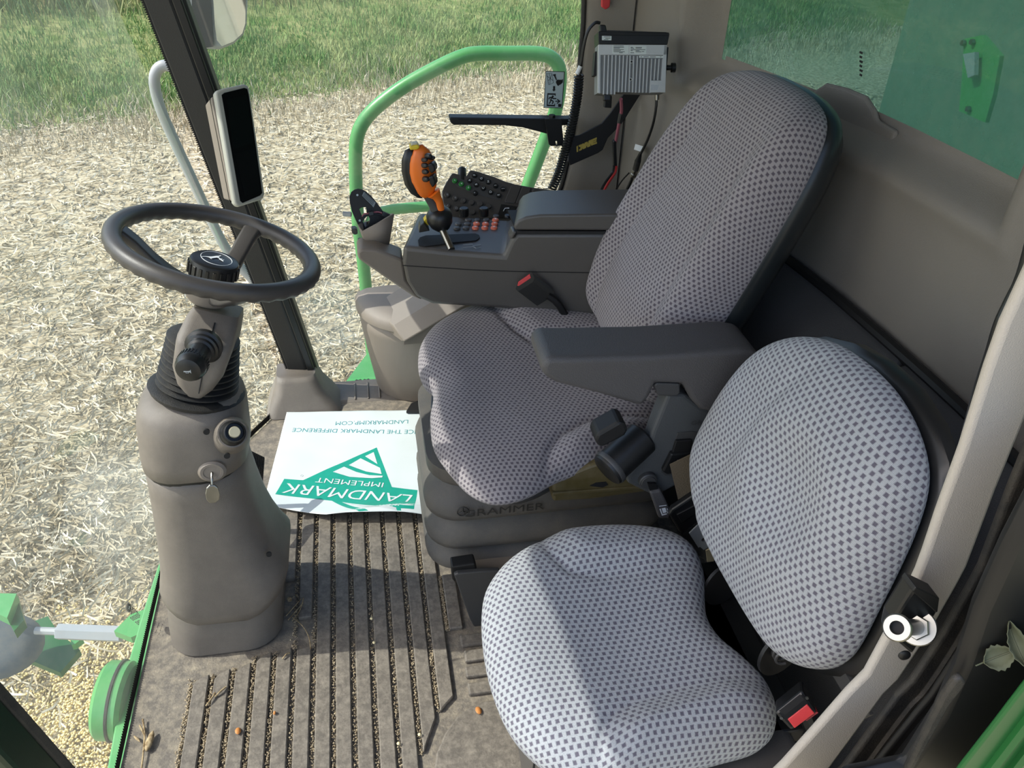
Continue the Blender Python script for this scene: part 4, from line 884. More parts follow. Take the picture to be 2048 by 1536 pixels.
obj('slide_symbol', *join(*[g_prism([ic(*p, yy=1.0995) for p in q], (0, -.0004, 0)) for q in (((642, 1045), (652, 1040), (668, 1085), (700, 1078), (704, 1084), (662, 1096)), ((660, 1038), (690, 1032), (700, 1068), (672, 1076)), ((700, 1032), (712, 1046), (712, 1076), (706, 1076), (704, 1048)), ((640, 1018), (700, 1010), (700, 1014), (640, 1022)))]), WHITE, lv, smooth=0)
# belt retractor
r0, r1 = U(1219, 936, y=1.115), U(1284, 876, y=1.15)
rt = thing('belt_retractor', 'black drum-shaped seat belt retractor beside the driver seat cushion', 'belt retractor', tuple(r0))
ra_ = (r1-r0).normalized(); rl = (r1-r0).length
obj('drum', *g_lathe([(.001, -.010), (.028, -.010), (.033, -.007), (.035, 0), (.035, .006), (.0335, .008), (.0335, rl), (.030, rl+.004), (.001, rl+.004)], r0, ra_, 36), BLACK, rt, smooth=35)
obj('end_band', *g_lathe([(.0352, -.002), (.0358, -.001), (.0358, .006), (.0352, .008)], r0, ra_, 36), DKGREY, rt)
obj('belt_lump', *g_prism([U(*p, y=1.105) for p in ((1190, 881), (1195, 869), (1240, 843), (1251, 847), (1257, 862), (1250, 872), (1205, 896), (1195, 892))], (0, .045, 0)), BLACKM, rt, smooth=0, bevel=.006)
# belt tongue between the seats
tg = thing('seat_belt_tongue', 'grey metal belt tongue with keyhole slot on dark webbing between the two seats', 'seat belt', tuple(U(1380, 1040, y=1.09)))
wb0 = [U(*p, y=1.095) for p in ((1350, 962), (1398, 950), (1410, 995), (1366, 1012))]
obj('webbing', *g_prism([U(*p, y=1.10) for p in ((1340, 930), (1392, 905), (1402, 1000), (1362, 1022))], (0, .0025, 0)), mat('brown_grey_webbing', (96, 84, 66), .9, bump=.6, bscale=300), tg, smooth=0)
obj('tongue_grip', *g_prism([U(*p, y=1.085) for p in ((1338, 1030), (1345, 1020), (1393, 988), (1400, 992), (1411, 1030), (1405, 1040), (1368, 1067), (1360, 1066))], (0, .016, 0)), BLACK, tg, smooth=0, bevel=.004)
obj('slot_bar', *g_prism([U(*p, y=1.082) for p in ((1354, 1030), (1400, 1006), (1404, 1018), (1364, 1046))], (0, .004, 0)), BLACKM, tg, smooth=0, bevel=.001)
tx = (U(1425, 1070, y=1.085)-U(1396, 1096, y=1.085)); tO = U(1398, 1068, y=1.085); tX = tx.normalized(); tN = V((0, -1, 0)); tY = tN.cross(tX)
def t2(px, py): w = U(px, py, y=1.085)-tO; return (w.dot(tX), w.dot(tY))
hole = [(t2(1409, 1078)[0]+.0068*math.cos(a), t2(1409, 1078)[1]+.0068*math.sin(a)) for a in np.linspace(0, 2*math.pi, 18, endpoint=False)]
obj('tongue_plate', *filled([t2(*p) for p in ((1378, 1066), (1405, 1040), (1418, 1062), (1427, 1080), (1418, 1086), (1416, 1083), (1412.5, 1085.5), (1418, 1092), (1407, 1099), (1400, 1093), (1396, 1094))], [hole], tO, tX, tY, .003), GREY, tg, smooth=0)
obj('lower_webbing', *g_prism([U(*p, y=1.12) for p in ((1412, 1102), (1432, 1092), (1442, 1120), (1432, 1140), (1440, 1148), (1418, 1150))], (0, .003, 0)), mat('beige_webbing', (176, 164, 134), .8), tg, smooth=0)
# driver's buckle
bb = thing('seat_belt_buckle', 'black seat belt buckle with red button beside the console', 'seat belt buckle', tuple(U(1050, 565, y=1.67)))
fx = [UP(*p, V((.34, 1.655, .53)), V((.25, 1, -.15))) for p in ((1031, 578), (1035, 563), (1064, 545), (1069, 556), (1066, 564), (1036, 583))]
bv = U(1089, 594, y=1.63)-U(1050, 564, y=1.64)
obj('buckle_body', *g_loft([fx, [p+bv for p in fx]]), BLACK, bb, smooth=0, bevel=.004)
obj('release_button', *g_prism([UP(*p, V((.34, 1.6535, .53)), V((.25, 1, -.15))) for p in ((1035, 572), (1037, 564), (1060, 549), (1062, 556), (1038, 572))], (0, .004, 0)), RED, bb, smooth=0, bevel=.0006)
obj('stalk', *g_tube([fx[3]+bv*.9+V((-.01, 0, -.01)), fx[3]+bv*1.3+V((0, 0, -.02)), fx[3]+bv*1.8+V((.02, 0, -.08))], .009, 8, 3), BLACKM, bb)

# ------------------------------------------------------------------ companion seat
ts = thing('companion_seat', 'folding companion seat in pale check fabric by the door', 'seat', (.38, .85, 0))
TO = V((.36, .84, .375)); 
tpx = [(964, 1205), (975, 1162), (1010, 1117), (1060, 1082), (1120, 1062), (1200, 1053), (1280, 1054), (1345, 1066), (1390, 1095), (1412, 1138), (1413, 1185), (1420, 1230), (1450, 1275), (1500, 1318), (1540, 1360), (1556, 1410), (1552, 1452), (1520, 1482), (1450, 1503), (1350, 1528), (1260, 1546), (1170, 1545), (1100, 1522), (1045, 1478), (1005, 1420), (978, 1345), (965, 1270)]
to_ = px_outline(tpx, TO+CZ*.025, CX, CY, CZ)
TZ = TO+CZ*.05
tnB = uvp([(1150, 1640), (1205, 1470), (1218, 1432), (1265, 1402), (1340, 1378), (1440, 1352), (1620, 1330), (1620, 1640)], TZ, CX, CY, CZ)
tfB = uvp([(1060, 1010), (1092, 1085), (1108, 1112), (1140, 1140), (1190, 1148), (1300, 1146), (1440, 1120), (1440, 1000)], TZ, CX, CY, CZ)
def tb_(P):
    u, v = P[:, 0], P[:, 1]; h = -.018*np.exp(-((u-.0)/.15)**2-(v/.12)**2)+.006*np.exp(-((u+.17)/.05)**2)
    for B, k in ((tnB, .034), (tfB, .026)):
        d = sdpoly(P, B); h += k*sstep(-d/.055)-.006*np.exp(-(d/.006)**2)*np.exp(-((u+.08)/.12)**2)
    return h
pillow('seat_cushion', TO, CX, CY, CZ, to_, .055, .05, tb_, FAB2, ts, p=5, q=2.1)
tt = .22; TY = V((tt, 0, 1)).normalized(); TN = V((-1, 0, tt)).normalized(); TBO = V((.615, .80, .72))
bpx = [(1406, 945), (1412, 890), (1440, 830), (1480, 765), (1525, 712), (1570, 683), (1620, 674), (1675, 688), (1730, 722), (1785, 775), (1828, 845), (1852, 920), (1852, 985), (1830, 1060), (1795, 1140), (1755, 1220), (1722, 1285), (1695, 1322), (1660, 1338), (1615, 1334), (1575, 1310), (1540, 1265), (1500, 1200), (1455, 1120), (1420, 1040)]
tbo = px_outline(bpx, TBO, BX, TY, TN)
tseam = uvp([(1512, 600), (1508, 740), (1512, 800), (1490, 880), (1500, 960), (1560, 1080), (1640, 1190), (1680, 1150), (1760, 1020), (1740, 960), (1640, 860), (1610, 600)], TBO+TN*.05, BX, TY, TN)
def tbb(P):
    u, v = P[:, 0], P[:, 1]; return .016*np.exp(-((np.hypot(u+.02, v-.0)-.10)/.05)**2)-.004*np.exp(-((u+v*.3-.12)/.012)**2)
pillow('backrest', TBO, BX, TY, TN, tbo, .06, .025, tbb, FAB2, ts, p=6, q=2.2)
obj('back_shell', *g_loft([[TBO+BX*(a*k-.004)+TY*(b*k)+TN*h for a, b in tbo] for k, h in ((.98, -.018), (1.03, -.026), (1.03, -.045), (.9, -.06))]), BLACK, ts, smooth=50)
bs = [(.205, .68), (.235, .60), (.30, .575), (.60, .575), (.60, 1.05), (.30, 1.05), (.215, 1.0)]
obj('base_box', *g_loft([[V((x, y, .006)) for x, y in bs], [V((x+.012*(x < .25), y, .335)) for x, y in bs]]), CONS, ts, smooth=30, bevel=.02, seg=3)
obj('base_joint', *g_tube([V((.2215-.0, .66, .02)), V((.2335, .665, .325))], .0025, 6, 1), BLKP, ts)
obj('base_groove', *g_tube([V((.206, .76, .02)), V((.219, .765, .325))], .0022, 6, 1), BLKP, ts)
obj('cushion_hinge', *g_box((0, 0, 0), (1, 0, 0), (0, 1, 0), (0, 0, 1), (.30, .62), (.66, 1.02), (.30, .335)), BLACKM, ts, smooth=0, bevel=.004)
obj('hinge_bar', *g_tube([U(1458, 1140, x=.57), U(1540, 1282, x=.57)], .010, 12, 1), DKGREY, ts)
obj('hinge_bar_end', *g_lathe([(.001, 0), (.014, 0), (.014, .02), (.001, .02)], U(1455, 1136, x=.57), (0, 1, .2), 16), DKGREY, ts)
for px in ((1445, 1165), (1560, 1300)):
    c_ = U(*px, x=.58); obj('hinge_plate', *g_lathe([(.001, 0), (.045, 0), (.045, .006), (.001, .006)], c_, (.3, -1, .1), 24), BLACKM, ts)
pts = []
c_ = U(1536, 1268, x=.565)
for i in range(60): a = i*.62; pts.append(c_+V((.012*math.cos(a)+.004, -i*.0008, .012*math.sin(a))))
obj('return_spring', *g_tube(pts, .0025, 6, 1), DKGREY, ts)
obj('cable_loop', *g_tube([U(*p, x=.61) for p in ((1440, 1095), (1430, 1140), (1436, 1180), (1460, 1165), (1475, 1150))], .005, 7, 4), BLACK, ts)
obj('link_arm', *g_prism([U(*p, x=.60) for p in ((1664, 1350), (1690, 1345), (1740, 1430), (1720, 1440))], (.006, 0, 0)), DKGREY, ts, smooth=0)
cb2 = thing('seat_belt_buckle', 'black seat belt buckle with a wide red button below the pale companion backrest', 'seat belt buckle', tuple(U(1590, 1420, y=.61)))
bn_ = V((-.35, -.72, .60)).normalized(); b0_ = U(1592, 1422, y=.61)
f4 = [UP(*p, b0_, bn_) for p in ((1549, 1425), (1605, 1380), (1634, 1425), (1582, 1462))]
obj('buckle_body', *g_loft([f4, [p-bn_*.05+V((.006, 0, 0)) for p in f4]]), BLACK, cb2, smooth=0, bevel=.004)
obj('release_button', *g_prism([UP(*p, b0_, bn_)+bn_*.0015 for p in ((1575, 1438), (1614, 1408), (1629, 1426), (1589, 1456))], -bn_*.003), RED, cb2, smooth=0, bevel=.001)
obj('insert_slot', *g_prism([UP(*p, b0_, bn_)+bn_*.0008 for p in ((1558, 1422), (1600, 1389), (1609, 1399), (1571, 1429))], -bn_*.002), BLKP, cb2, smooth=0)
for p in ((1563, 1436), (1614, 1396)): obj('rivet', *g_lathe([(.001, .002), (.002, .002), (.0026, 0)], UP(*p, b0_, bn_), bn_, 10), ZINC, cb2)
obj('side_button', *g_prism([f4[2]-bn_*t+V((.002, -.002, 0))+(f4[3]-f4[2])*k for t, k in ((.012, .05), (.04, .05), (.04, .5), (.012, .5))], V((.002, -.002, 0))), RED, cb2, smooth=0)
obj('stalk', *g_tube([b0_-bn_*.045, b0_-bn_*.08+V((.02, 0, -.02)), b0_+V((.09, .02, -.16))], .011, 8, 4), BLACKM, cb2)
# ------------------------------------------------------------------ armrest console
cn = thing('armrest_console', 'dark grey armrest console beside the driver seat with a padded lid', 'console', (.3, 1.8, .5))
NY = 1.72
prof = [(806, 493), (803, 525), (812, 565), (832, 596), (865, 610), (1000, 618), (1270, 640), (1270, 466), (1032, 466), (1020, 482), (1007, 511), (900, 503)]
CE = V((.27, 1, 0)).normalized()
def UC(px, py, d=0): return UP(px, py, V((.1, 1.755, 0))+CE*d, CE)
n3 = [UC(*p) for p in prof]
def sk(p): return p+CE*.205
body = obj('console_body', *g_loft([n3, [sk(p) for p in n3]]), CONS, cn, smooth=30, bevel=.011, seg=3)

PN = (n3[10]-n3[0]).normalized().cross(CE).normalized()
if PN.z < 0: PN = -PN
def PT(px, py, d=0): return UP(px, py, n3[0], PN)+PN*d
obj('side_seam', *g_tube([UC(*p, d=-.0005) for p in ((805, 531), (900, 537), (1000, 542), (1195, 546))], .0011, 5, 4), BLKP, cn)
obj('armrest_lid', *g_prism([UC(*p, d=-.012) for p in ((1029, 461), (1027, 452), (1036, 441), (1052, 434), (1080, 430), (1270, 428), (1270, 462))], CE*.15), CONS, cn, smooth=30, bevel=.012, seg=4)
obj('lid_gap', *g_prism([UC(*p, d=-.006) for p in ((1034, 462), (1265, 463), (1265, 468), (1034, 467))], (0, .12, 0)), BLKP, cn, smooth=0)
obj('lid_catch', *g_prism([UC(*p, d=-.004) for p in ((1019, 478), (1026, 462), (1034, 464), (1026, 478))], (0, .03, 0)), CONS, cn, smooth=0, bevel=.003)
c5 = lambda x, y: (860+x/7.314, 320+y/7.314)
slot = [(836, 482), (840, 476), (852, 472), (950, 468), (958, 471), (960, 476), (952, 482), (908, 486), (850, 494), (838, 492)]
obj('lever_slot', *g_prism([PT(a, b, .0004) for a, b in slot], PN*.0014), BLKP, cn, smooth=0)
for q in (((926, 490), (945, 489), (946, 492), (962, 490)), ((926, 496), (946, 494), (952, 497), (962, 495))):
    obj('diagram_line', *g_tube([PT(a, b, .001) for a, b in q], .0007, 4, 1, smooth=False), GREYP, cn)
for x, y in ((957, 885), (680, 940), (812, 942), (947, 942), (663, 1000), (800, 1000), (937, 1000)):
    b_ = obj('button', *g_lathe([(.001, .0045), (.0066, .0045), (.0082, .003), (.0085, -.001)], PT(*c5(x, y)), PN, 20), ORBTN, cn, smooth=50); b_['label'] = 'orange button'
    obj('button_symbol', *g_box(PT(*c5(x, y), .0047), (1, 0, 0), (0, 1, 0), (0, 0, 1), (-.002, .0025), (-.0015, .002), (-.0002, .0003)), WHITE, b_, smooth=0)
for x, y in ((560, 880), (692, 880), (823, 880), (415, 940), (547, 938), (527, 995), (967, 825), (395, 1000)):
    obj('button', *g_lathe([(.001, .0035), (.0066, .0035), (.0082, .002), (.0085, -.001)], PT(*c5(x, y)), PN, 20), CONS, cn, smooth=50)
b_ = obj('round_switch', *g_lathe([(.001, .005), (.007, .005), (.0085, .003), (.009, -.001)], PT(*c5(1135, 828)), PN, 20), BLACK, cn, smooth=50)
for x, y in ((495, 815), (785, 812)):
    k_ = obj('rotary_knob', *g_lathe([(.001, .021), (.0095, .021), (.0112, .019), (.0118, .0), (.001, 0)], PT(*c5(x, y)), PN, 28), BLACK, cn, smooth=35)
    for i in range(16):
        t = 2*math.pi*i/16; d_ = V((math.cos(t), math.sin(t), 0)); obj('knob_rib', *g_box(PT(*c5(x, y))+d_*.0116, (0, 0, 1), d_, d_.cross(V((0, 0, 1))), (.002, .018), (-.0006, .0007), (-.0008, .0008)), BLACK, k_, smooth=0)
for y in (912, 968): obj('panel_line', *g_tube([PT(*c5(390, y), .0004), PT(*c5(1015, y), .0004)], .0004, 4, 1), BLKP, cn)
# rocker with yellow mark at the front corner
obj('rocker_switch', *g_prism([U(*p, y=1.80) for p in ((838, 466), (840, 452), (848, 445), (860, 462))], (0, .03, 0)), BLACK, cn, smooth=0, bevel=.002)
yr_ = obj('rocker_mark', *g_prism([U(*p, y=1.812) for p in ((847, 443), (853, 436), (858, 440), (857, 452))], (0, .02, 0)), YBTN, cn, smooth=0, bevel=.001)
# console support arm
arm_ = [(714, 505), (722, 498), (752, 499), (806, 519), (812, 560), (845, 602), (826, 594), (770, 556), (728, 527), (716, 518)]
obj('support_arm', *g_prism([U(*p, y=1.80) for p in arm_], (0, .07, 0)), TAUPE, cn, smooth=30, bevel=.012, seg=3)
# ------------------------------------------------------------------ storage box below
sb = thing('storage_box', 'sunlit grey-beige storage box with rounded hinged lid under the console', 'storage box', (.1, 1.95, 0))
def sring(z, rx, ry): return [V((.27-rx*math.cos(t)**.8 if math.cos(t) > 0 else .27, 2.205-ry*math.sin(t)**.8, z)) for t in np.linspace(0, math.pi/2-1e-6, 18)]+[V((.52, 2.205-ry, z)), V((.52, 2.205, z))]
obj('box_body', *g_loft([sring(.0, .27, .140), sring(.02, .275, .146), sring(.15, .295, .190), sring(.25, .308, .218), sring(.272, .308, .220), sring(.286, .298, .212)]), TAUPE, sb, smooth=50)
def lring(z, rx, ry): return [V((.27-rx*math.cos(t)**.8, 2.205-ry*math.sin(t)**.8, z)) for t in np.linspace(0, math.acos(min(1, (.185/rx)**1.25)), 16)]+[V((.085, 2.205, z))]
obj('box_lid', *g_loft([lring(.289, .310, .226), lring(.296, .318, .234), lring(.310, .318, .234), lring(.327, .308, .220), lring(.338, .280, .185), lring(.343, .22, .12)]), TAUPE, sb, smooth=50)
B0, B1 = U(808, 685, y=1.955), U(950, 602, y=1.965); C0, C1 = U(785, 652, y=2.0), U(925, 566, y=2.01); F0, F1 = U(741, 613, y=2.14), U(880, 522, y=2.14)
dz_ = V((0, 0, -.05))
obj('hinged_cover', *g_loft([[B0, C0, F0, F0+dz_, B0+V((0, .02, -.01))], [B1, C1, F1, F1+dz_, B1+V((0, .02, -.01))]]), TAUPE, sb, smooth=20, bevel=.006, seg=3)
obj('cover_base', *g_prism([B0+V((0, .012, -.004)), B1+V((0, .012, -.004)), V((B1.x, B1.y+.012, .28)), V((B0.x, B0.y+.012, .28))], (0, .20, 0)), TAUPE, sb, smooth=0)
obj('lid_clip', *g_box((.17, 1.975, .29), (1, 0, 0), (0, 1, 0), (0, 0, 1), (-.01, .02), (-.01, .01), (-.004, .004)), TAUPE, sb, smooth=0, bevel=.002)
obj('drain_cover', *g_prism([U(*p, z=.03) for p in ((812, 822), (822, 806), (842, 798), (862, 796), (870, 822))], (0, 0, -.01)), BLACKM, sb, smooth=0, bevel=.002)
obj('cover_screw', *g_lathe([(.001, .004), (.006, .004), (.006, 0)], U(846, 813, z=.03), (0, 0, 1), 16), WHITE, sb)
# ------------------------------------------------------------------ joystick
js = thing('joystick', 'orange and black drive joystick with thumb buttons standing on the console', 'joystick', tuple(U(901, 495, y=1.74)))
JY = 1.80
def J(x, y, yy=JY): return U(780+x/6.4, 270+y/6.4, y=yy)
sb0, sb1 = PT(902, 497), J(665, 1195, 1.79)
obj('shaft', *g_tube([sb0-(sb1-sb0)*.05, sb1+(sb1-sb0)*.15], .0085, 14, 1), CHROME, js)
jd = (J(540, 850)-J(720, 1180)).normalized()
obj('boot', *g_lathe([(.001, -.012), (.016, -.012), (.026, .0), (.031, .016), (.029, .030), (.022, .038), (.012, .042), (.001, .042)], J(665, 1150)+V((0, .004, 0)), (J(600, 960)-J(665, 1150)), 28, sx=1.1), BLACK, js, smooth=45)
def jl(name, sec, m, dep, yo=0):
    rr_ = []
    for i, (x, y, w) in enumerate(sec):
        c_ = J(x, y, JY+yo); a = sec[min(i+1, len(sec)-1)]; b = sec[max(i-1, 0)]; ax_ = (J(a[0], a[1], JY+yo)-J(b[0], b[1], JY+yo)).normalized(); n_ = V((0, -1, .35)); n_ = (n_-ax_*n_.dot(ax_)).normalized(); x_ = ax_.cross(n_)
        k = 1.8/1650/6.4*1.1
        rr_.append([c_+x_*w*k*math.cos(t)+n_*w*k*dep*math.sin(t) for t in np.linspace(0, 2*math.pi, 20, endpoint=False)])
    return obj(name, *g_loft(rr_), m, js, smooth=60)
jl('neck', [(660, 1040, 95), (600, 980, 75), (560, 900, 62), (525, 840, 60), (490, 780, 60)], DKGREY, .75)
jl('neck_strip', [(662, 990, 36), (650, 930, 44), (630, 850, 46), (600, 790, 55), (560, 740, 90)], ORANGE, .8, -.008)
jl('palm_grip', [(290, 180, 30), (265, 215, 70), (255, 320, 98), (265, 450, 112), (300, 600, 112), (345, 710, 85), (390, 780, 40), (410, 806, 8)], BLACK, .62, .006)
jl('head', [(320, 168, 40), (350, 185, 85), (385, 235, 118), (405, 330, 150), (415, 450, 165), (435, 560, 160), (455, 660, 135), (450, 740, 100), (445, 790, 55), (440, 808, 10)], ORANGE, .62)
obj('top_button', *g_prism([J(*p, JY-.012) for p in ((250, 160), (262, 148), (365, 128), (378, 150), (380, 172), (345, 192), (258, 198))], (0, .024, 0)), YBTN, js, smooth=0, bevel=.003)
obj('top_button_cap', *g_prism([J(*p, JY-.008) for p in ((270, 140), (280, 118), (350, 102), (365, 128))], (0, .018, 0)), BEIGE, js, smooth=0, bevel=.002)
for (x, y, r) in ((500, 270, 34), (545, 290, 26), (452, 318, 26), (455, 390, 30), (462, 470, 30), (470, 565, 34)):
    obj('thumb_button', *g_lathe([(.001, .008), (r*.00012, .007), (r*.00019, .0), (r*.00019, -.01)], J(x, y, JY-.030), (.45, -1, .35), 18), BLACK, js, smooth=50)
for q in (((480, 380), (540, 360), (575, 410), (580, 460), (530, 500), (500, 470)), ((490, 540), (550, 520), (580, 590), (580, 640), (540, 680), (505, 620))):
    obj('thumb_rocker', *g_prism([J(*p, JY-.036) for p in q], (.008, .02, 0)), BLACK, js, smooth=0, bevel=.003)
# ------------------------------------------------------------------ display bracket on the arm
db = thing('display_bracket', 'empty black display bracket with oval plate and cup on the console arm', 'bracket', tuple(U(755, 500, y=1.86)))
def D(x, y, yy=1.87): return U(690+x/9.6, 360+y/9.6, y=yy)
topn = [D(240, 860, 1.86), D(330, 985, 1.85), D(600, 850, 1.85), D(945, 655, 1.85), D(870, 650, 1.91), D(400, 800, 1.93)]
botn = [D(420, 1330, 1.86), D(450, 1352, 1.85), D(680, 1388, 1.85), D(850, 1250, 1.86), D(760, 1230, 1.90), D(500, 1250, 1.91)]
obj('cup', *g_loft([botn, topn], cap=False), TAUPE, db, smooth=20); db.children[0].modifiers.new('t', 'SOLIDIFY').thickness = .004
obj('cup_floor', *g_prism([p+V((0, 0, .004)) for p in botn], (0, 0, .004)), BLACKM, db, smooth=0)
dO = D(400, 600, 1.90); dX, dN = V((.94, .10, 0)).normalized(), V((.08, -.95, .3)).normalized(); dX = (dX-dN*dX.dot(dN)).normalized(); dY = dN.cross(dX)
def d2(x, y): w = UP(690+x/9.6, 360+y/9.6, dO, dN)-dO; return (w.dot(dX), w.dot(dY))
outer = [(330, 985), (260, 880), (200, 760), (130, 600), (92, 430), (85, 320), (120, 230), (180, 185), (250, 165), (330, 180), (400, 215), (500, 300), (600, 420), (680, 530), (720, 590), (860, 650), (700, 780), (480, 910), (380, 985)]
h1 = [(275, 560), (300, 535), (350, 520), (400, 520), (415, 600), (420, 640), (370, 650), (325, 690)]; h2_ = [(340, 790), (400, 710), (450, 690), (475, 740), (470, 800), (440, 860), (390, 910)]
obj('oval_plate', *filled([d2(*p) for p in outer], [[d2(*p) for p in h1], [d2(*p) for p in h2_]], dO, dX, dY, .004), BLACKM, db, smooth=0)
df = lambda x, y, d=.0025: UP(690+x/9.6, 360+y/9.6, dO, dN)+dN*d
obj('maker_label', *g_prism([df(*p) for p in ((362, 222), (588, 432), (545, 525), (325, 300))], dN*.0004), mat('worn_silver_label', (120, 130, 136), .5), db, smooth=0)
for k in range(4): obj('label_print', *g_prism([df(a+k*-14, b+k*22, .0032) for a, b in ((372, 245), (560, 425), (556, 433), (368, 253))], dN*.0002), BLKP, db, smooth=0)
for x, y in ((235, 287), (280, 775)): obj('plate_screw', *g_lathe([(.001, .004), (.0026, .004), (.003, 0)], df(x, y, 0), dN, 12), ZINC, db)
for q in (((440, 600), (530, 585), (545, 660), (455, 680)), ((700, 620), (730, 600), (860, 655), (840, 690), (780, 720), (700, 680)), ((540, 850), (600, 840), (630, 860), (500, 910))): obj('plug', *g_prism([df(*p, .006) for p in q], dN*.012), BLACK, db, smooth=0, bevel=.001)
obj('plug_wire', *g_tube([df(*p, .008) for p in ((330, 700), (360, 650), (430, 640), (520, 620), (640, 610), (720, 640))], .002, 6, 4), WIREP, db)
obj('plug_wire', *g_tube([df(*p, .010) for p in ((335, 710), (370, 670), (440, 660), (560, 640), (700, 670))], .0016, 6, 4), BLACK, db)
obj('side_switch', *g_prism([D(*p, 1.88) for p in ((120, 945), (190, 935), (240, 970), (245, 1040), (190, 1060), (135, 1030))], (0, .02, 0)), DKGREY, db, smooth=0, bevel=.002)
obj('back_knob', *g_lathe([(.001, 0), (.006, 0), (.006, .02), (.001, .02)], D(120, 660, 1.92), (-1, .3, 0), 12), GREY, db)
obj('cable', *g_tube([D(*p, 1.88) for p in ((270, 1120), (310, 1190), (355, 1260), (360, 1305))], .004, 8, 4), BLACK, db)
# ------------------------------------------------------------------ keypad
kp_t = thing('keypad', 'dark keypad panel with lettered and green round keys beyond the console', 'keypad', tuple(U(1005, 400, y=1.99)))
kO = U(1005, 395, y=2.0); kN = V((-.06, -.66, .75)).normalized()
def K(x, y, d=0): return UP(860+x/7.314, 320+y/7.314, kO, kN)+kN*d
kout = [(175, 455), (205, 385), (240, 320), (318, 195), (345, 186), (530, 235), (575, 160), (600, 145), (700, 165), (960, 252), (1100, 310), (1240, 350), (1480, 395), (1700, 428), (1840, 450), (1905, 495), (1945, 560), (1965, 640), (1975, 860), (300, 860), (215, 720), (185, 600)]
obj('panel', *g_prism([K(*p) for p in kout], -kN*.035), KEYC, kp_t, smooth=30, bevel=.006, seg=3)
obj('end_knob', *g_lathe([(.001, .020), (.009, .020), (.0115, .016), (.0115, -.02), (.001, -.02)], K(470, 195, -.010), (K(470, 120)-K(470, 200)), 24), BLACK, kp_t, smooth=45)
kX = V((0, 1, 0)); kX = (kX-kN*kX.dot(kN)).normalized(); kYv = V((-1, 0, 0)); kYv = kN.cross(kX)
for poly in ([(310, 300), (360, 250), (520, 300), (560, 280), (1060, 520), (1040, 580), (960, 575), (640, 490), (420, 400)], [(590, 200), (640, 185), (1110, 390), (1120, 450), (1070, 475), (600, 260)]):
    obj('key_tray', *g_prism([K(*p, .0002) for p in poly], kN*.0012), DKGREY, kp_t, smooth=0, bevel=.0008)
def key(x, y, s, m, r=.0066, tm=WHITE):
    b_ = obj('key', *g_lathe([(.001, .005), (r*.85, .0048), (r, .0034), (r*1.05, 0)], K(x, y, .001), kN, 20), m, kp_t, smooth=50)
    if s: text('lettering', s, K(x, y, .0062), kX, kYv, .0085, tm, b_, depth=.0002)
for s, x, y in (('F', 650, 235), ('G', 750, 285), ('H', 852, 330), ('I', 957, 385), ('J', 1062, 432), ('A', 578, 312), ('B', 676, 372), ('C', 778, 422), ('D', 885, 480), ('E', 1003, 525)): key(x, y, s, BLACK)
for s, x, y in (('>', 362, 312), ('x', 458, 360), ('+-', 563, 415)): key(x, y, s, GRBTN)
key(660, 492, '*', BLACK)
for x, y, s in ((250, 520, 'o:'), (368, 568, 'o'), (488, 602, '-'), (607, 630, ''), (733, 650, ''), (855, 685, ''), (255, 680, 'A'), (385, 715, 'D'), (625, 770, '')): key(x, y, s, KEYC, .0072, GREYP)
for q in ([(1185, 385), (1205, 376), (1320, 392), (1330, 405), (1250, 625), (1230, 640), (1105, 625), (1092, 605)], [(1345, 400), (1360, 394), (1470, 405), (1478, 420), (1405, 640), (1385, 652), (1265, 640), (1255, 620)], [(1500, 440), (1540, 418), (1860, 455), (1920, 540), (1900, 560), (1490, 520)]): obj('blank_cover', *g_prism([K(*p) for p in q], kN*.003), KEYC, kp_t, smooth=0, bevel=.002)
bs_ = obj('switch_strip', *g_prism([K(*p) for p in ((1465, 530), (1500, 525), (1900, 575), (1945, 600), (1950, 690), (1420, 690), (1430, 600))], kN*.002), BLACK, kp_t, smooth=0, bevel=.001)
for x, y in ((1500, 568), (1470, 630), (1600, 618), (1712, 632)):
    obj('strip_symbol', *g_tube([K(x+math.cos(t)*20, y+math.sin(t)*20, .0022) for t in np.linspace(0, 2*math.pi, 9, endpoint=False)], .0005, 4, 1, closed=True), GREYP, bs_)
    obj('strip_symbol', *g_tube([K(x-24, y-24, .0022), K(x+24, y+18, .0022)], .0005, 4, 1), GREYP, bs_)
obj('hazard_symbol', *g_tube([K(*p, .0022) for p in ((1835, 625), (1890, 635), (1855, 660))], .0007, 4, 1, closed=True, smooth=False), RED, bs_)
dl_ = obj('dial_panel', *g_prism([K(*p) for p in ((1040, 650), (1300, 690), (1340, 860), (980, 860))], kN*.002), BLACK, kp_t, smooth=0)
obj('dial', *g_lathe([(.001, .008), (.011, .008), (.014, .0)], K(1190, 750), kN, 24), BLACKM, dl_, smooth=40)
obj('dial_mark', *g_tube([K(*p, .009) for p in ((1070, 770), (1095, 728), (1155, 728))], .0010, 5, 2), WHITE, dl_)
obj('support', *g_prism([K(*p, -.034) for p in ((400, 620), (1700, 640), (1700, 860), (400, 860))], -kN*.05), CONS, kp_t, smooth=0, bevel=.01)
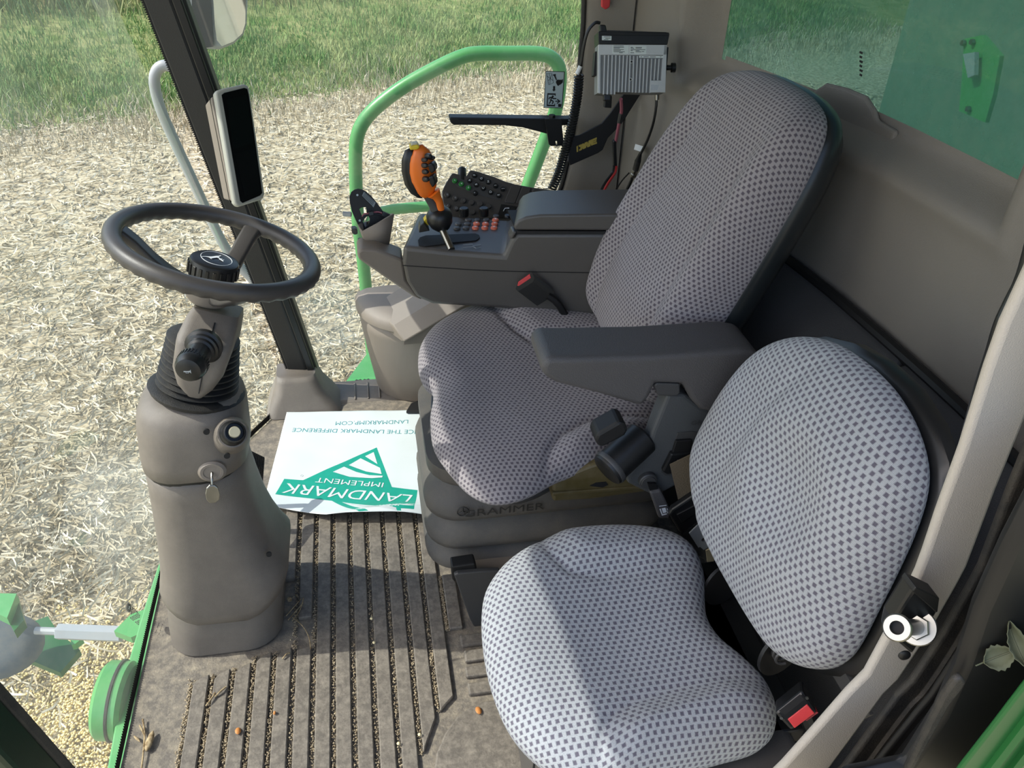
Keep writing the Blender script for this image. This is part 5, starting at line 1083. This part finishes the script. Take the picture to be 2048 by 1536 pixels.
# ------------------------------------------------------------------ corner display on the pillar
mn = thing('pillar_display', 'tall dark-screened display with pale bezel fixed to the front pillar', 'display', tuple(U(480, 300, s=1.88)))
pO = U(482, 292, s=1.86); pN = V((.48, -.79, .38)).normalized()
def MN(x, y, d=0): return UP(x, y, pO, pN)+pN*d
bz = [(431, 186), (436, 180), (450, 176), (488, 168), (495, 169), (499, 177), (530, 388), (527, 396), (521, 400), (480, 413), (474, 412), (469, 405)]
obj('bezel', *g_prism([MN(*p) for p in bz], -pN*.022), BEZEL, mn, smooth=30, bevel=.005, seg=3)
obj('screen', *g_prism([MN(*p, .0004) for p in ((443, 190), (448, 186), (488, 176), (494, 178), (497, 190), (524, 386), (520, 391), (485, 406), (480, 402))], pN*.0012), SCREEN, mn, smooth=0)
obj('lower_pane', *g_prism([MN(*p, .0018) for p in ((470, 308), (511, 296), (519, 382), (489, 393))], pN*.0003), mat('screen_glass', (9, 12, 13), .3, spec=.12), mn, smooth=0)
obj('upper_pane', *g_prism([MN(*p, .0018) for p in ((453, 200), (492, 190), (507, 285), (466, 298))], pN*.0003), mat('screen_glass', (8, 14, 14), .3, spec=.12), mn, smooth=0)
hs = [MN(*p, -.022) for p in ((429, 190), (487, 175), (522, 390), (470, 402))]; bk_ = [p-pN*.055+V((0, 0, .0)) for p in hs]
obj('housing', *g_loft([hs, [p.lerp(sum(bk_, V((0, 0, 0)))/4, .08) for p in bk_]]), TAUPE, mn, smooth=0, bevel=.004)
obj('housing_joint', *g_loft([[p.lerp(sum(hs, V((0, 0, 0)))/4, -.012)-pN*.010 for p in hs], [p.lerp(sum(hs, V((0, 0, 0)))/4, -.012)-pN*.012 for p in hs]]), BLACK, mn, smooth=0)
obj('mount_arm', *g_box(bk_[0].lerp(bk_[2], .5), (1, 0, 0), (0, 1, 0), (0, 0, 1), (-.02, .02), (-.01, .17), (-.04, .04)), BLACKM, mn, smooth=0, bevel=.004)
# ------------------------------------------------------------------ radio and its leads on the rear pillar
rd_ = thing('radio_unit', 'finned aluminium radio unit with black front hung on the rear pillar', 'radio', tuple(U(1265, 130, y=2.1)))
rO = U(1265, 130, y=1.93); rN = V((-.10, -.93, .36)).normalized()
def RR(x, y, d=0): return UP(1180+x/10.24, 50+y/10.24, rO, rN)+rN*d
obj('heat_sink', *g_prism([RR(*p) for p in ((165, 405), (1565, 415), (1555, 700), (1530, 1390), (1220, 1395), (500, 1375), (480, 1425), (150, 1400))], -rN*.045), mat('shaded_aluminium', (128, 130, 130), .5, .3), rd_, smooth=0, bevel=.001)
obj('face_plate', *g_prism([RR(*p) for p in ((165, 405), (1565, 415), (1558, 620), (1495, 625), (985, 625), (210, 620), (205, 1410), (150, 1400))], rN*.006), ALU, rd_, smooth=0, bevel=.0008)
obj('right_frame', *g_prism([RR(*p) for p in ((1500, 420), (1565, 420), (1530, 1390), (1440, 1388))], rN*.006), ALU, rd_, smooth=0, bevel=.0008)
obj('corner_pad', *g_prism([RR(*p) for p in ((1235, 1140), (1470, 1140), (1450, 1385), (1215, 1390))], rN*.006), ALU, rd_, smooth=0, bevel=.0008)
fins = [(292, 268, 625, 1425), (370, 345, 625, 1425), (446, 420, 625, 1425), (522, 495, 625, 1425), (600, 575, 630, 1380), (676, 645, 630, 1380), (754, 712, 630, 1380), (812, 790, 630, 1380), (885, 862, 640, 1385), (962, 925, 640, 1390), (1030, 998, 700, 1390), (1103, 1070, 700, 1390), (1178, 1142, 700, 1390), (1252, 1215, 700, 1395), (1330, 1300, 700, 1140), (1405, 1375, 700, 1140), (1480, 1450, 700, 1140)]
for a, b, y0_, y1_ in fins: obj('fin', *g_prism([RR(a-11, y0_), RR(a+11, y0_), RR(b+11, y1_), RR(b-11, y1_)], rN*.006), ALU, rd_, smooth=0)
for x, y in ((840, 755), (822, 1120)): obj('fin_screw', *g_lathe([(.0022, .0055), (.0032, .0065), (.0042, .0055), (.0042, 0)], RR(x, y), rN, 14), ALU, rd_)
for x, y in ((840, 757), (822, 1122)): obj('screw_socket', *g_lathe([(.001, .006), (.0022, .006), (.0022, 0)], RR(x, y), rN, 12), BLKP, rd_)
fb = obj('front_block', *g_prism([RR(*p) for p in ((160, 150), (180, 135), (1600, 165), (1612, 200), (1570, 412), (165, 402))], rN*.008), BLACK, rd_, smooth=0, bevel=.002)
obj('front_block_rear', *g_prism([RR(*p) for p in ((160, 150), (1605, 175), (1570, 412), (165, 402))], -rN*.05), BLACK, rd_, smooth=0)
obj('front_ledge', *g_prism([RR(*p, .008) for p in ((190, 178), (1595, 188), (1590, 232), (190, 222))], rN*.003), BLACKM, rd_, smooth=0)
obj('front_trim', *g_prism([RR(*p, .004) for p in ((350, 108), (1560, 150), (1580, 180), (340, 165))], -rN*.03), DKGREY, rd_, smooth=0, bevel=.001)
def lab(poly, lines, m=LABEL, d=.006):
    o = obj('label_plate', *g_prism([RR(*p, d) for p in poly], rN*.0004), m, rd_, smooth=0)
    for x0, x1, y in lines: obj('label_print', *g_prism([RR(*p, d+.0006) for p in ((x0, y-5), (x1, y-5), (x1, y+5), (x0, y+5))], rN*.0001), BLKP, o, smooth=0)
lab(((450, 425), (778, 430), (776, 600), (448, 595)), [(470, 680, 440), (470, 685, 465), (470, 600, 487), (470, 680, 510), (470, 620, 533), (470, 700, 556), (585, 660, 578)])
lab(((802, 432), (1142, 438), (1138, 606), (798, 602)), [(820, 865, 464), (920, 1050, 465), (820, 890, 487), (920, 1045, 489), (820, 1120, 513), (820, 860, 536), (920, 1000, 538), (920, 1040, 558), (1050, 1095, 552), (815, 890, 578)])
lab(((230, 235), (425, 240), (422, 328), (230, 325)), [(270, 405, 258), (300, 405, 290), (270, 360, 312)], d=.009)
lab(((995, 632), (1492, 640), (1490, 685), (992, 680)), [(1020, 1050, 660), (1085, 1190, 660), (1215, 1335, 662), (1420, 1445, 664)])
lab(((1235, 1225), (1400, 1235), (1360, 1340), (1230, 1345)), [], mat('grey_pad', (176, 182, 188), .5))
obj('side_bracket', *g_prism([RR(*p, -.02) for p in ((1600, 420), (1655, 430), (1600, 1060), (1560, 1060))], -rN*.03), BLACKM, rd_, smooth=0)
obj('side_bracket', *g_prism([RR(*p, -.015) for p in ((135, 520), (165, 520), (150, 1020), (95, 1010))], -rN*.03), BLACKM, rd_, smooth=0)
obj('thumb_screw', *g_lathe([(.001, 0), (.006, 0), (.006, .012), (.011, .013), (.011, .022), (.001, .022)], RR(1600, 850, -.02), RR(1700, 850, -.02)-RR(1600, 850, -.02), 18), BLACK, rd_, smooth=35)
obj('plug_top', *g_prism([RR(*p, .004) for p in ((190, -10), (320, 0), (345, 130), (330, 180), (205, 175))], -rN*.02), BLACK, rd_, smooth=0, bevel=.003)
obj('tail_block', *g_prism([RR(*p, -.01) for p in ((300, 1400), (440, 1400), (440, 1536), (300, 1536))], -rN*.015), BLACK, rd_, smooth=0, bevel=.002)
# mounting plate with gilt lettering
bp2 = thing('mounting_plate', 'black angled mounting plate with gold block letters below the radio', 'mounting plate', tuple(U(1170, 300, y=2.12)))
P4 = lambda x, y: (880+x/3.84, 20+y/3.84)
pts = [(1000, 962), (1040, 968), (1070, 962), (1240, 872), (1310, 790), (1400, 660), (1440, 600), (1560, 600), (1540, 650), (1400, 870), (1290, 985), (1250, 1075), (1215, 1100), (1000, 1195), (985, 1160)]
plO = U(1175, 295, y=2.09); plN = V((-.02, -1, .12)).normalized()
obj('plate', *g_prism([UP(*P4(*p), plO, plN) for p in pts], -plN*.006), BLACKM, bp2, smooth=0, bevel=.002)
obj('plate_flange', *g_prism([UP(*P4(*p), plO, plN) for p in ((1000, 962), (985, 1160), (975, 1165), (990, 960))], -plN*.03), TAUPE, bp2, smooth=0)
Lg = lambda x, y: UP(1140+x/25.6, 260+y/25.6, plO, plN)+plN*.0004
obj('gold_lettering', *join(g_prism([Lg(*p) for p in ((330, 845), (405, 795), (415, 1105), (340, 1128))], plN*.0005),
    g_prism([Lg(*p) for p in ((440, 775), (555, 735), (600, 720), (690, 672), (730, 730), (745, 650), (890, 590), (935, 690), (950, 548), (1370, 372), (1365, 478), (1180, 560), (1182, 578), (1350, 510), (1350, 580), (1182, 655), (1184, 672), (1372, 605), (1380, 690), (1085, 800), (1065, 680), (1040, 822), (890, 890), (845, 790), (820, 908), (670, 985), (630, 925), (610, 1005), (470, 1080), (460, 985), (510, 960), (535, 915), (525, 870), (460, 870))], plN*.0005)), GOLD, bp2, smooth=0)
obj('cable_clip', *g_prism([UP(*P4(*p), plO, plN)+plN*.01 for p in ((1260, 650), (1315, 655), (1310, 750), (1255, 745))], -plN*.012), BLACK, bp2, smooth=0, bevel=.002)
# black rail on the side window
rl_ = thing('mount_rail', 'black tapering device rail with clamp in front of the side window', 'rail', tuple(U(1100, 245, y=2.13)))
PR = lambda x, y, yy=2.13: U(*P4(x, y), y=yy)
obj('rail', *g_prism([PR(*p) for p in ((75, 845), (85, 872), (110, 885), (500, 888), (640, 905), (830, 955), (850, 900), (980, 885), (985, 838), (75, 825))], (0, .035, 0)), BLACKM, rl_, smooth=0, bevel=.003)
obj('rail_slot', *g_prism([PR(*p, 2.1285) for p in ((140, 838), (800, 842), (800, 848), (140, 844))], (0, .002, 0)), BLKP, rl_, smooth=0)
dX2 = V((1, 0, 0)); cO = PR(885, 940, 2.115)
def c2(x, y): w = PR(x, y, 2.115)-cO; return (w.x, w.z)
obj('clamp', *filled([c2(*p) for p in ((805, 835), (930, 835), (950, 1040), (850, 1042), (835, 1030))], [[c2(*p) for p in ((884, 1005), (897, 1002), (902, 1032), (890, 1035))]], cO, (1, 0, 0), (0, 0, 1), .006), BLACKM, rl_, smooth=0)
obj('clamp_bolt', *g_lathe([(.001, .012), (.009, .012), (.010, 0)], PR(858, 840, 2.13), (0, 0, 1), 6), BLACK, rl_, smooth=0)
obj('rail_tail', *g_prism([PR(*p, 2.14) for p in ((930, 838), (1010, 835), (1000, 885), (930, 885))], (0, .03, 0)), BLACKM, rl_, smooth=0)
# coiled cable, plug lead
cc = thing('coiled_cable', 'black coiled cable hanging along the rear edge of the side window', 'cable', tuple(U(1130, 300, y=2.10)))
path = cr([U(*p, y=2.095) for p in ((1158, 150), (1155, 190), (1148, 230), (1140, 265), (1128, 310), (1116, 350), (1104, 378))], 10)
Lp_ = [0]
for i in range(1, len(path)): Lp_.append(Lp_[-1]+(path[i]-path[i-1]).length)
hp_ = []; turns = 44; nn = turns*10
for i in range(nn+1):
    s_ = i/nn*Lp_[-1]; k = np.interp(s_, Lp_, range(len(path))); a = path[int(k)].lerp(path[min(int(k)+1, len(path)-1)], k-int(k)); t_ = (path[min(int(k)+1, len(path)-1)]-path[max(int(k)-1, 0)]).normalized(); n1, n2, _ = basis(t_)
    w = 2*math.pi*turns*i/nn; hp_.append(a+(n1*math.cos(w)+n2*math.sin(w))*.0105)
obj('coil', *g_tube(hp_, .0027, 6, 1, smooth=False), BLACK, cc)
pl_ = thing('plug_lead', 'thin black lead curving from the radio top to the coiled cable', 'cable', tuple(U(1170, 80, y=2.09)))
obj('lead', *g_tube([U(*p, y=2.085) for p in ((1200, 46), (1190, 46), (1176, 62), (1168, 90), (1163, 120), (1157, 145))], .004, 8, 6), BLACK, pl_)
obj('white_sleeve', *g_tube([U(1161, 132, y=2.084), U(1154, 148, y=2.084)], .0055, 8, 1), WHITE, pl_)
# power lead with fuse holder
pw = thing('power_lead', 'red and black twin power lead with fuse holder below the radio', 'cable', tuple(U(1235, 300, y=2.08)))
w1 = [(1242, 198), (1243, 222), (1238, 248), (1234, 270), (1231, 285)]
obj('sheath', *g_tube([U(*p, y=1.95+.02*i) for i, p in enumerate(w1)], .0042, 8, 5), WIREP, pw)
obj('tape_wrap', *g_tube([U(*p, y=1.975) for p in ((1242, 226), (1238, 246))], .0055, 8, 1), BLACK, pw)
obj('fuse_holder', *g_prism([U(*p, y=2.02) for p in ((1226, 282), (1233, 280), (1235, 334), (1227, 334))], (0, .012, 0)), BLACK, pw, smooth=0, bevel=.003)
obj('red_wire', *g_tube([U(*p, y=y_) for p, y_ in (((1233, 332), 2.02), ((1230, 346), 2.02), ((1218, 364), 2.0), ((1207, 384), 1.96), ((1196, 414), 1.93))], .0034, 8, 5), WIRER, pw)
obj('black_wire', *g_tube([U(*p, y=y_) for p, y_ in (((1228, 332), 2.02), ((1224, 346), 2.02), ((1210, 366), 2.0), ((1200, 386), 1.96), ((1192, 414), 1.93))], .0034, 8, 5), BLACK, pw)
cx = thing('coaxial_lead', 'black aerial lead with silver connectors and a white tag behind the console', 'cable', tuple(U(1290, 300, y=2.05)))
WU = lambda px, py: UF(px, py, lambda p: p.x-xw(p.y)+.022)
q = [(1313, 188), (1312, 215), (1306, 248), (1295, 280), (1281, 308)]
obj('lead', *g_tube([WU(*p) for i, p in enumerate(q)], .0036, 8, 6), BLACK, cx)
obj('silver_plug', *g_tube([WU(1314, 187), WU(1314, 200)], .0055, 10, 1), CHROME, cx)
obj('plug_tail', *g_tube([WU(1313, 200), WU(1312, 214)], .003, 10, 1), CHROME, cx)
obj('white_tag', *g_prism([WU(*p) for p in ((1271, 288), (1287, 293), (1283, 304), (1268, 299))], (0, .001, 0)), WHITE, cx, smooth=0)
obj('boot_cone', *g_tube([WU(1281, 306), WU(1276, 322)], (.004, .0085), 10, 1), BLACK, cx)
obj('boot', *g_tube([WU(1276, 321), WU(1271, 340)], .0085, 12, 1), RUBBER, cx)
obj('silver_coupler', *g_lathe([(.001, 0), (.007, 0), (.0085, .003), (.0085, .012), (.0075, .013), (.009, .016), (.009, .023), (.001, .023)], WU(1271, 338), WU(1264, 358)-WU(1271, 338), 12), CHROME, cx, smooth=0)
obj('lower_lead', *g_tube([WU(*p) for i, p in enumerate(((1264, 357), (1255, 378), (1243, 398), (1232, 420)))], .0045, 8, 5), BLACK, cx)
obj('thin_lead', *g_tube([WU(*p) for i, p in enumerate(((1258, 346), (1242, 364), (1228, 388), (1218, 416)))], .002, 6, 5), BLACK, cx)
# exit sticker on the side window
es = thing('exit_sticker', 'white emergency exit pictogram sticker on the side window', 'sticker', tuple(U(1108, 180, y=2.22)))
SX = lambda x, y, d=0: U(1080+x/16.167, 130+y/16.167, y=2.2235-d)
def flat(name, poly, m, d): return obj(name, *g_prism([SX(*p, d) for p in poly], (0, -.0004, 0)), m, es, smooth=0)
flat('border', [(178, 190), (805, 210), (718, 1398), (115, 1385)], BLKP, 0)
flat('ground', [(195, 212), (778, 230), (698, 1375), (135, 1362)], mat('sticker_ground', (176, 192, 196), .5, var=.01), .0006)
def ln(name, pts, w): 
    return obj(name, *g_tube([SX(*p, .0014) for p in pts], w, 4, 1, smooth=False), BLKP, es, smooth=0)
for q in ([(210, 280), (380, 265), (435, 575), (280, 645), (210, 280)], [(215, 350), (430, 510)], [(300, 275), (335, 430)], [(265, 510), (335, 440), (380, 300)], [(315, 640), (330, 460)]): ln('cracked_pane', q, .0005)
flat('hammer', [(412, 330), (430, 305), (500, 290), (515, 305), (505, 350), (545, 475), (520, 500), (450, 350)], BLKP, .0012)
flat('gloved_hand', [(520, 520), (560, 475), (700, 480), (742, 455), (735, 560), (690, 610), (620, 650), (590, 680), (555, 650), (515, 570)], BLKP, .0012)
flat('down_arrow', [(422, 682), (487, 682), (484, 795), (505, 798), (446, 858), (392, 795), (422, 795)], BLKP, .0012)
flat('door_frame', [(238, 910), (510, 920), (500, 1000), (480, 1000), (478, 968), (268, 960), (246, 1280), (462, 1290), (466, 1250), (488, 1250), (480, 1338), (214, 1328)], BLKP, .0012)
for q in ([(375, 1050), (340, 1140)], [(340, 1140), (330, 1200), (290, 1250)], [(345, 1130), (420, 1170), (430, 1190), (390, 1255)], [(380, 1045), (310, 1050), (285, 1105)], [(380, 1045), (430, 1085), (520, 1085)]): ln('running_figure', q, .0016)
obj('figure_head', *g_lathe([(.001, .0004), (.0028, .0004), (.0028, 0)], SX(412, 1015, .0012), (0, -1, 0), 14), BLKP, es)
ln('exit_arrow', [(495, 1172), (640, 1175)], .0013); ln('exit_arrow_head', [(555, 1110), (645, 1175), (545, 1240)], .0015)
flat('corner_mark', [(590, 1255), (690, 1262), (680, 1358), (582, 1350)], BLKP, .0012)
# red pull tab at the very top of the rear pillar
tag(obj('red_tab', *g_prism([U(*p, y=2.165) for p in ((1204, -30), (1224, -30), (1220, 14), (1212, 20), (1203, 14))], (0, .01, 0)), RED, smooth=0, bevel=.003, origin=U(1212, 0, y=2.165)), 'small red tab at the top of the rear pillar above the radio', 'tab')
# ------------------------------------------------------------------ latch pin, pillar cable, leaves, bits on the floor
lt = thing('door_latch_striker', 'shiny zinc latch pin on a black bracket at the door pillar', 'latch', tuple(U(1835, 1250, y=.49)))
lq = lambda x, y, yy=.462: U(1780+x/2.866, 1000+y/2.866, y=yy)
obj('bracket', *g_prism([lq(*p) for p in ((130, 520), (150, 500), (270, 590), (275, 640), (190, 790), (130, 890), (0, 780), (20, 690))], (0, .02, 0)), BLACK, lt, smooth=0, bevel=.004)
obj('bracket_lip', *g_prism([lq(*p, .457) for p in ((128, 525), (150, 500), (285, 565), (275, 640), (268, 650))], (0, .02, 0)), BLACKM, lt, smooth=0, bevel=.003)
lc = lq(158, 728, .460); la = (lq(40, 732, .405)-lc).normalized()
obj('washer', *g_lathe([(.001, 0), (.0175, 0), (.0185, .0012), (.0185, .003), (.0175, .004), (.001, .004)], lc, la, 36), ZINC, lt, smooth=35)
obj('hex_nut', *g_lathe([(.001, .004), (.0118, .004), (.0128, .006), (.0128, .010), (.0118, .012), (.001, .012)], lc, la, 6), ZINC, lt, smooth=0)
pl2 = (lq(40, 732, .405)-lc).length
obj('pin', *g_lathe([(.0078, .010), (.0078, pl2-.012), (.010, pl2-.010), (.0122, pl2-.006), (.0122, pl2-.001), (.011, pl2+.001), (.006, pl2+.001), (.005, pl2-.008), (.001, pl2-.008)], lc, la, 32), ZINC, lt, smooth=35)
obj('pin_bore', *g_lathe([(.001, pl2-.0078), (.0052, pl2-.0078), (.0052, pl2-.0070), (.001, pl2-.0070)], lc, la, 20), BLKP, lt)
obj('lower_screw', *g_lathe([(.001, .003), (.004, .003), (.0062, .0015), (.0066, 0)], lq(82, 888, .470), (-.2, -1, .1), 20), BLACK, lt, smooth=40)
pc = tag(obj('pillar_cable', *g_tube([U(*p, y=y_) for p, y_ in (((2075, 440), .58), ((2046, 550), .57), ((2018, 610), .565), ((2000, 650), .56), ((1982, 710), .56), ((1962, 770), .56), ((1948, 820), .56), ((1935, 870), .56), ((1922, 930), .56))], .0058, 8, 5), BLACK, smooth=60, origin=U(1990, 690, y=.56)), 'black cable running down behind the sky-lit door pillar', 'cable')
LEAF = mat('dry_olive_leaf', (84, 88, 66), .7, var=.2, vscale=60)
def leaf(cx, cy, ln_, wd_, ang, lab_, curl):
    c_ = U(cx, cy, y=.392); t = thing('dry_leaf', lab_, 'leaf', tuple(c_), 'dry leaves caught in the door frame')
    N = V((-.42, -.62, .66)).normalized(); A_ = V((1, 0, 0)); A_ = (A_-N*A_.dot(N)).normalized(); B_ = N.cross(A_); X = A_*math.cos(ang)+B_*math.sin(ang); Y = N.cross(X)
    vv, ff = [], []
    for i in range(13):
        u = i/12; w = wd_*math.sin(math.pi*u**.8)*(.85+.15*(i % 2))
        for j in range(-3, 4): v = j/3; vv.append(c_+X*ln_*(u-.5)+Y*w*v+N*(curl*v*v*wd_+.3*curl*ln_*(u-.5)**2))
    for i in range(12):
        for j in range(6): ff.append((i*7+j, (i+1)*7+j, (i+1)*7+j+1, i*7+j+1))
    o = obj('blade', vv, ff, LEAF, t, smooth=60, recalc=False); o.modifiers.new('t', 'SOLIDIFY').thickness = .0006
    obj('midrib', *g_tube([c_+X*ln_*(u-.5)-N*(-.3*curl*ln_*(u-.5)**2-.0006) for u in np.linspace(-.25, 1, 8)], .0007, 5, 1), LEAF, t)
leaf(1998, 1312, .030, .012, .3, 'dry leaf lying lower in the dark door frame, toothed and flat', .5)
leaf(2030, 1285, .042, .009, 1.75, 'dry leaf standing upright in the dark door frame, curled at its foot', 1.2)
DRY = twotone('dry_plant_bits', (190, 170, 134), (110, 90, 64), 120)
def stemthing(lab_, paths, r, cat='plant stem', m=DRY, z=.004, name='dry_twig', group='dry stems on the cab floor'):
    o = thing(name, lab_, cat, tuple(U(*paths[0][0], z=z)), group)
    for p in paths: obj('stalk', *g_tube([U(a, b, z=z)+V((0, 0, .003*(i % 2))) for i, (a, b) in enumerate(p)], r, 6, 4), m, o)
    return o
s1_ = stemthing('dry branched stem with a seed pod near the front edge of the floor', [[(282, 1545), (288, 1500), (289, 1465), (286, 1440)], [(289, 1470), (280, 1452)], [(288, 1500), (298, 1478)]], .0018)
obj('seed_pod', *g_lathe([(.001, 0), (.004, .006), (.0052, .018), (.004, .034), (.001, .042)], U(292, 1503, z=.006), U(308, 1456, z=.008)-U(292, 1503, z=.006), 10, sx=1.4), DRY, s1_, smooth=60)
obj('seed_pod', *g_lathe([(.001, 0), (.002, .003), (.0028, .010), (.001, .020)], U(268, 1472, z=.006), U(283, 1486, z=.006)-U(268, 1472, z=.006), 8), DRY, s1_, smooth=60)
stemthing('dry grass tuft lying in the shade beside the pedestal foot', [[(572, 1232), (588, 1216), (602, 1198)], [(576, 1240), (594, 1222), (606, 1206)], [(584, 1242), (600, 1222), (607, 1196)], [(585, 1235), (604, 1252), (617, 1272), (622, 1300)]], .0012, z=.012)
stemthing('pale straw stem lying across the first floor groove', [[(412, 1412), (424, 1398), (430, 1386)], [(430, 1394), (442, 1384), (452, 1374)]], .0022, z=.012)
stemthing('short straw piece lying on a rib beside the pedestal foot', [[(565, 1318), (573, 1310), (580, 1306)]], .0018, z=.012)
def chip(lab_, x, y, rx, m, g): 
    c_ = U(x, y, z=.012); return tag(obj('husk_chip', *g_lathe([(.001, -.002), (rx*.8, -.0015), (rx, .0005), (rx*.7, .003), (.001, .004)], c_, (.3, .2, 1), 8, sx=1.5), m, smooth=50, origin=c_), lab_, 'husk', g)
HUSK = mat('brown_husk', (196, 128, 66), .6, var=.15, vscale=80); PBEAN = mat('loose_bean', (232, 214, 166), .5)
chip('orange-brown husk lying on the heel pad by the companion seat', 957, 1421, .007, HUSK, 'husks on the cab floor')
chip('orange-brown husk in a groove near the bottom edge of the floor', 476, 1462, .006, HUSK, 'husks on the cab floor')
chip('tan husk lying in the shade close to the pedestal foot', 579, 1199, .006, DRY, 'husks on the cab floor')
chip('small brown husk in a groove beside the straw stem', 549, 1426, .0028, HUSK, 'husks on the cab floor')
for x, y, l_ in ((748, 1285, 'pale bean on the edge of the pedestal shadow'), (797, 1487, 'pale bean in a floor groove nearest to the bottom edge'), (839, 1469, 'pale bean beside the rounded heel pad'), (743, 1237, 'pale bean inside the dark shadow band')):
    c_ = U(x, y, z=.0125); tag(obj('bean', *g_lathe([(.001, -.003), (.0028, -.002), (.0036, 0), (.0028, .002), (.001, .003)], c_, (.1, .2, 1), 12), PBEAN, smooth=70, origin=c_), l_, 'bean', 'loose beans on the cab floor')
# maker's marks printed low on the windscreen
gm = thing('glass_mark', 'small black printed oval emblem and text low on the windscreen', 'glass mark', tuple(U(252, 1216, x=-.56)))
GF = lambda x, y: U(0+x/6.143, 1150+y/6.143, x=-.568)
gx_ = V((.004, 0, 0))
obj('oval', *g_prism([GF(*p)+gx_ for p in ((1550, 340), (1575, 360), (1588, 400), (1580, 445), (1562, 466), (1540, 450), (1525, 410), (1532, 365))], (.0006, 0, 0)), BLKP, gm, smooth=0)
obj('emblem', *g_prism([GF(*p)+gx_*1.3 for p in ((1548, 380), (1572, 398), (1556, 405), (1560, 430), (1545, 415), (1552, 400))], (.0004, 0, 0)), WHITE, gm, smooth=0)
for k in range(7):
    a, b = (1608+k*14, 395+k*16), (1578+k*16, 545+k*13)
    for j in range(6):
        t0, t1 = j/6, j/6+.11; p0, p1 = GF(a[0]+(b[0]-a[0])*t0, a[1]+(b[1]-a[1])*t0)+gx_, GF(a[0]+(b[0]-a[0])*t1, a[1]+(b[1]-a[1])*t1)+gx_
        if j == 0 or (k+j) % 4: obj('mark_dash', *g_tube([p0, p1], .0011, 4, 1), BLKP, gm)
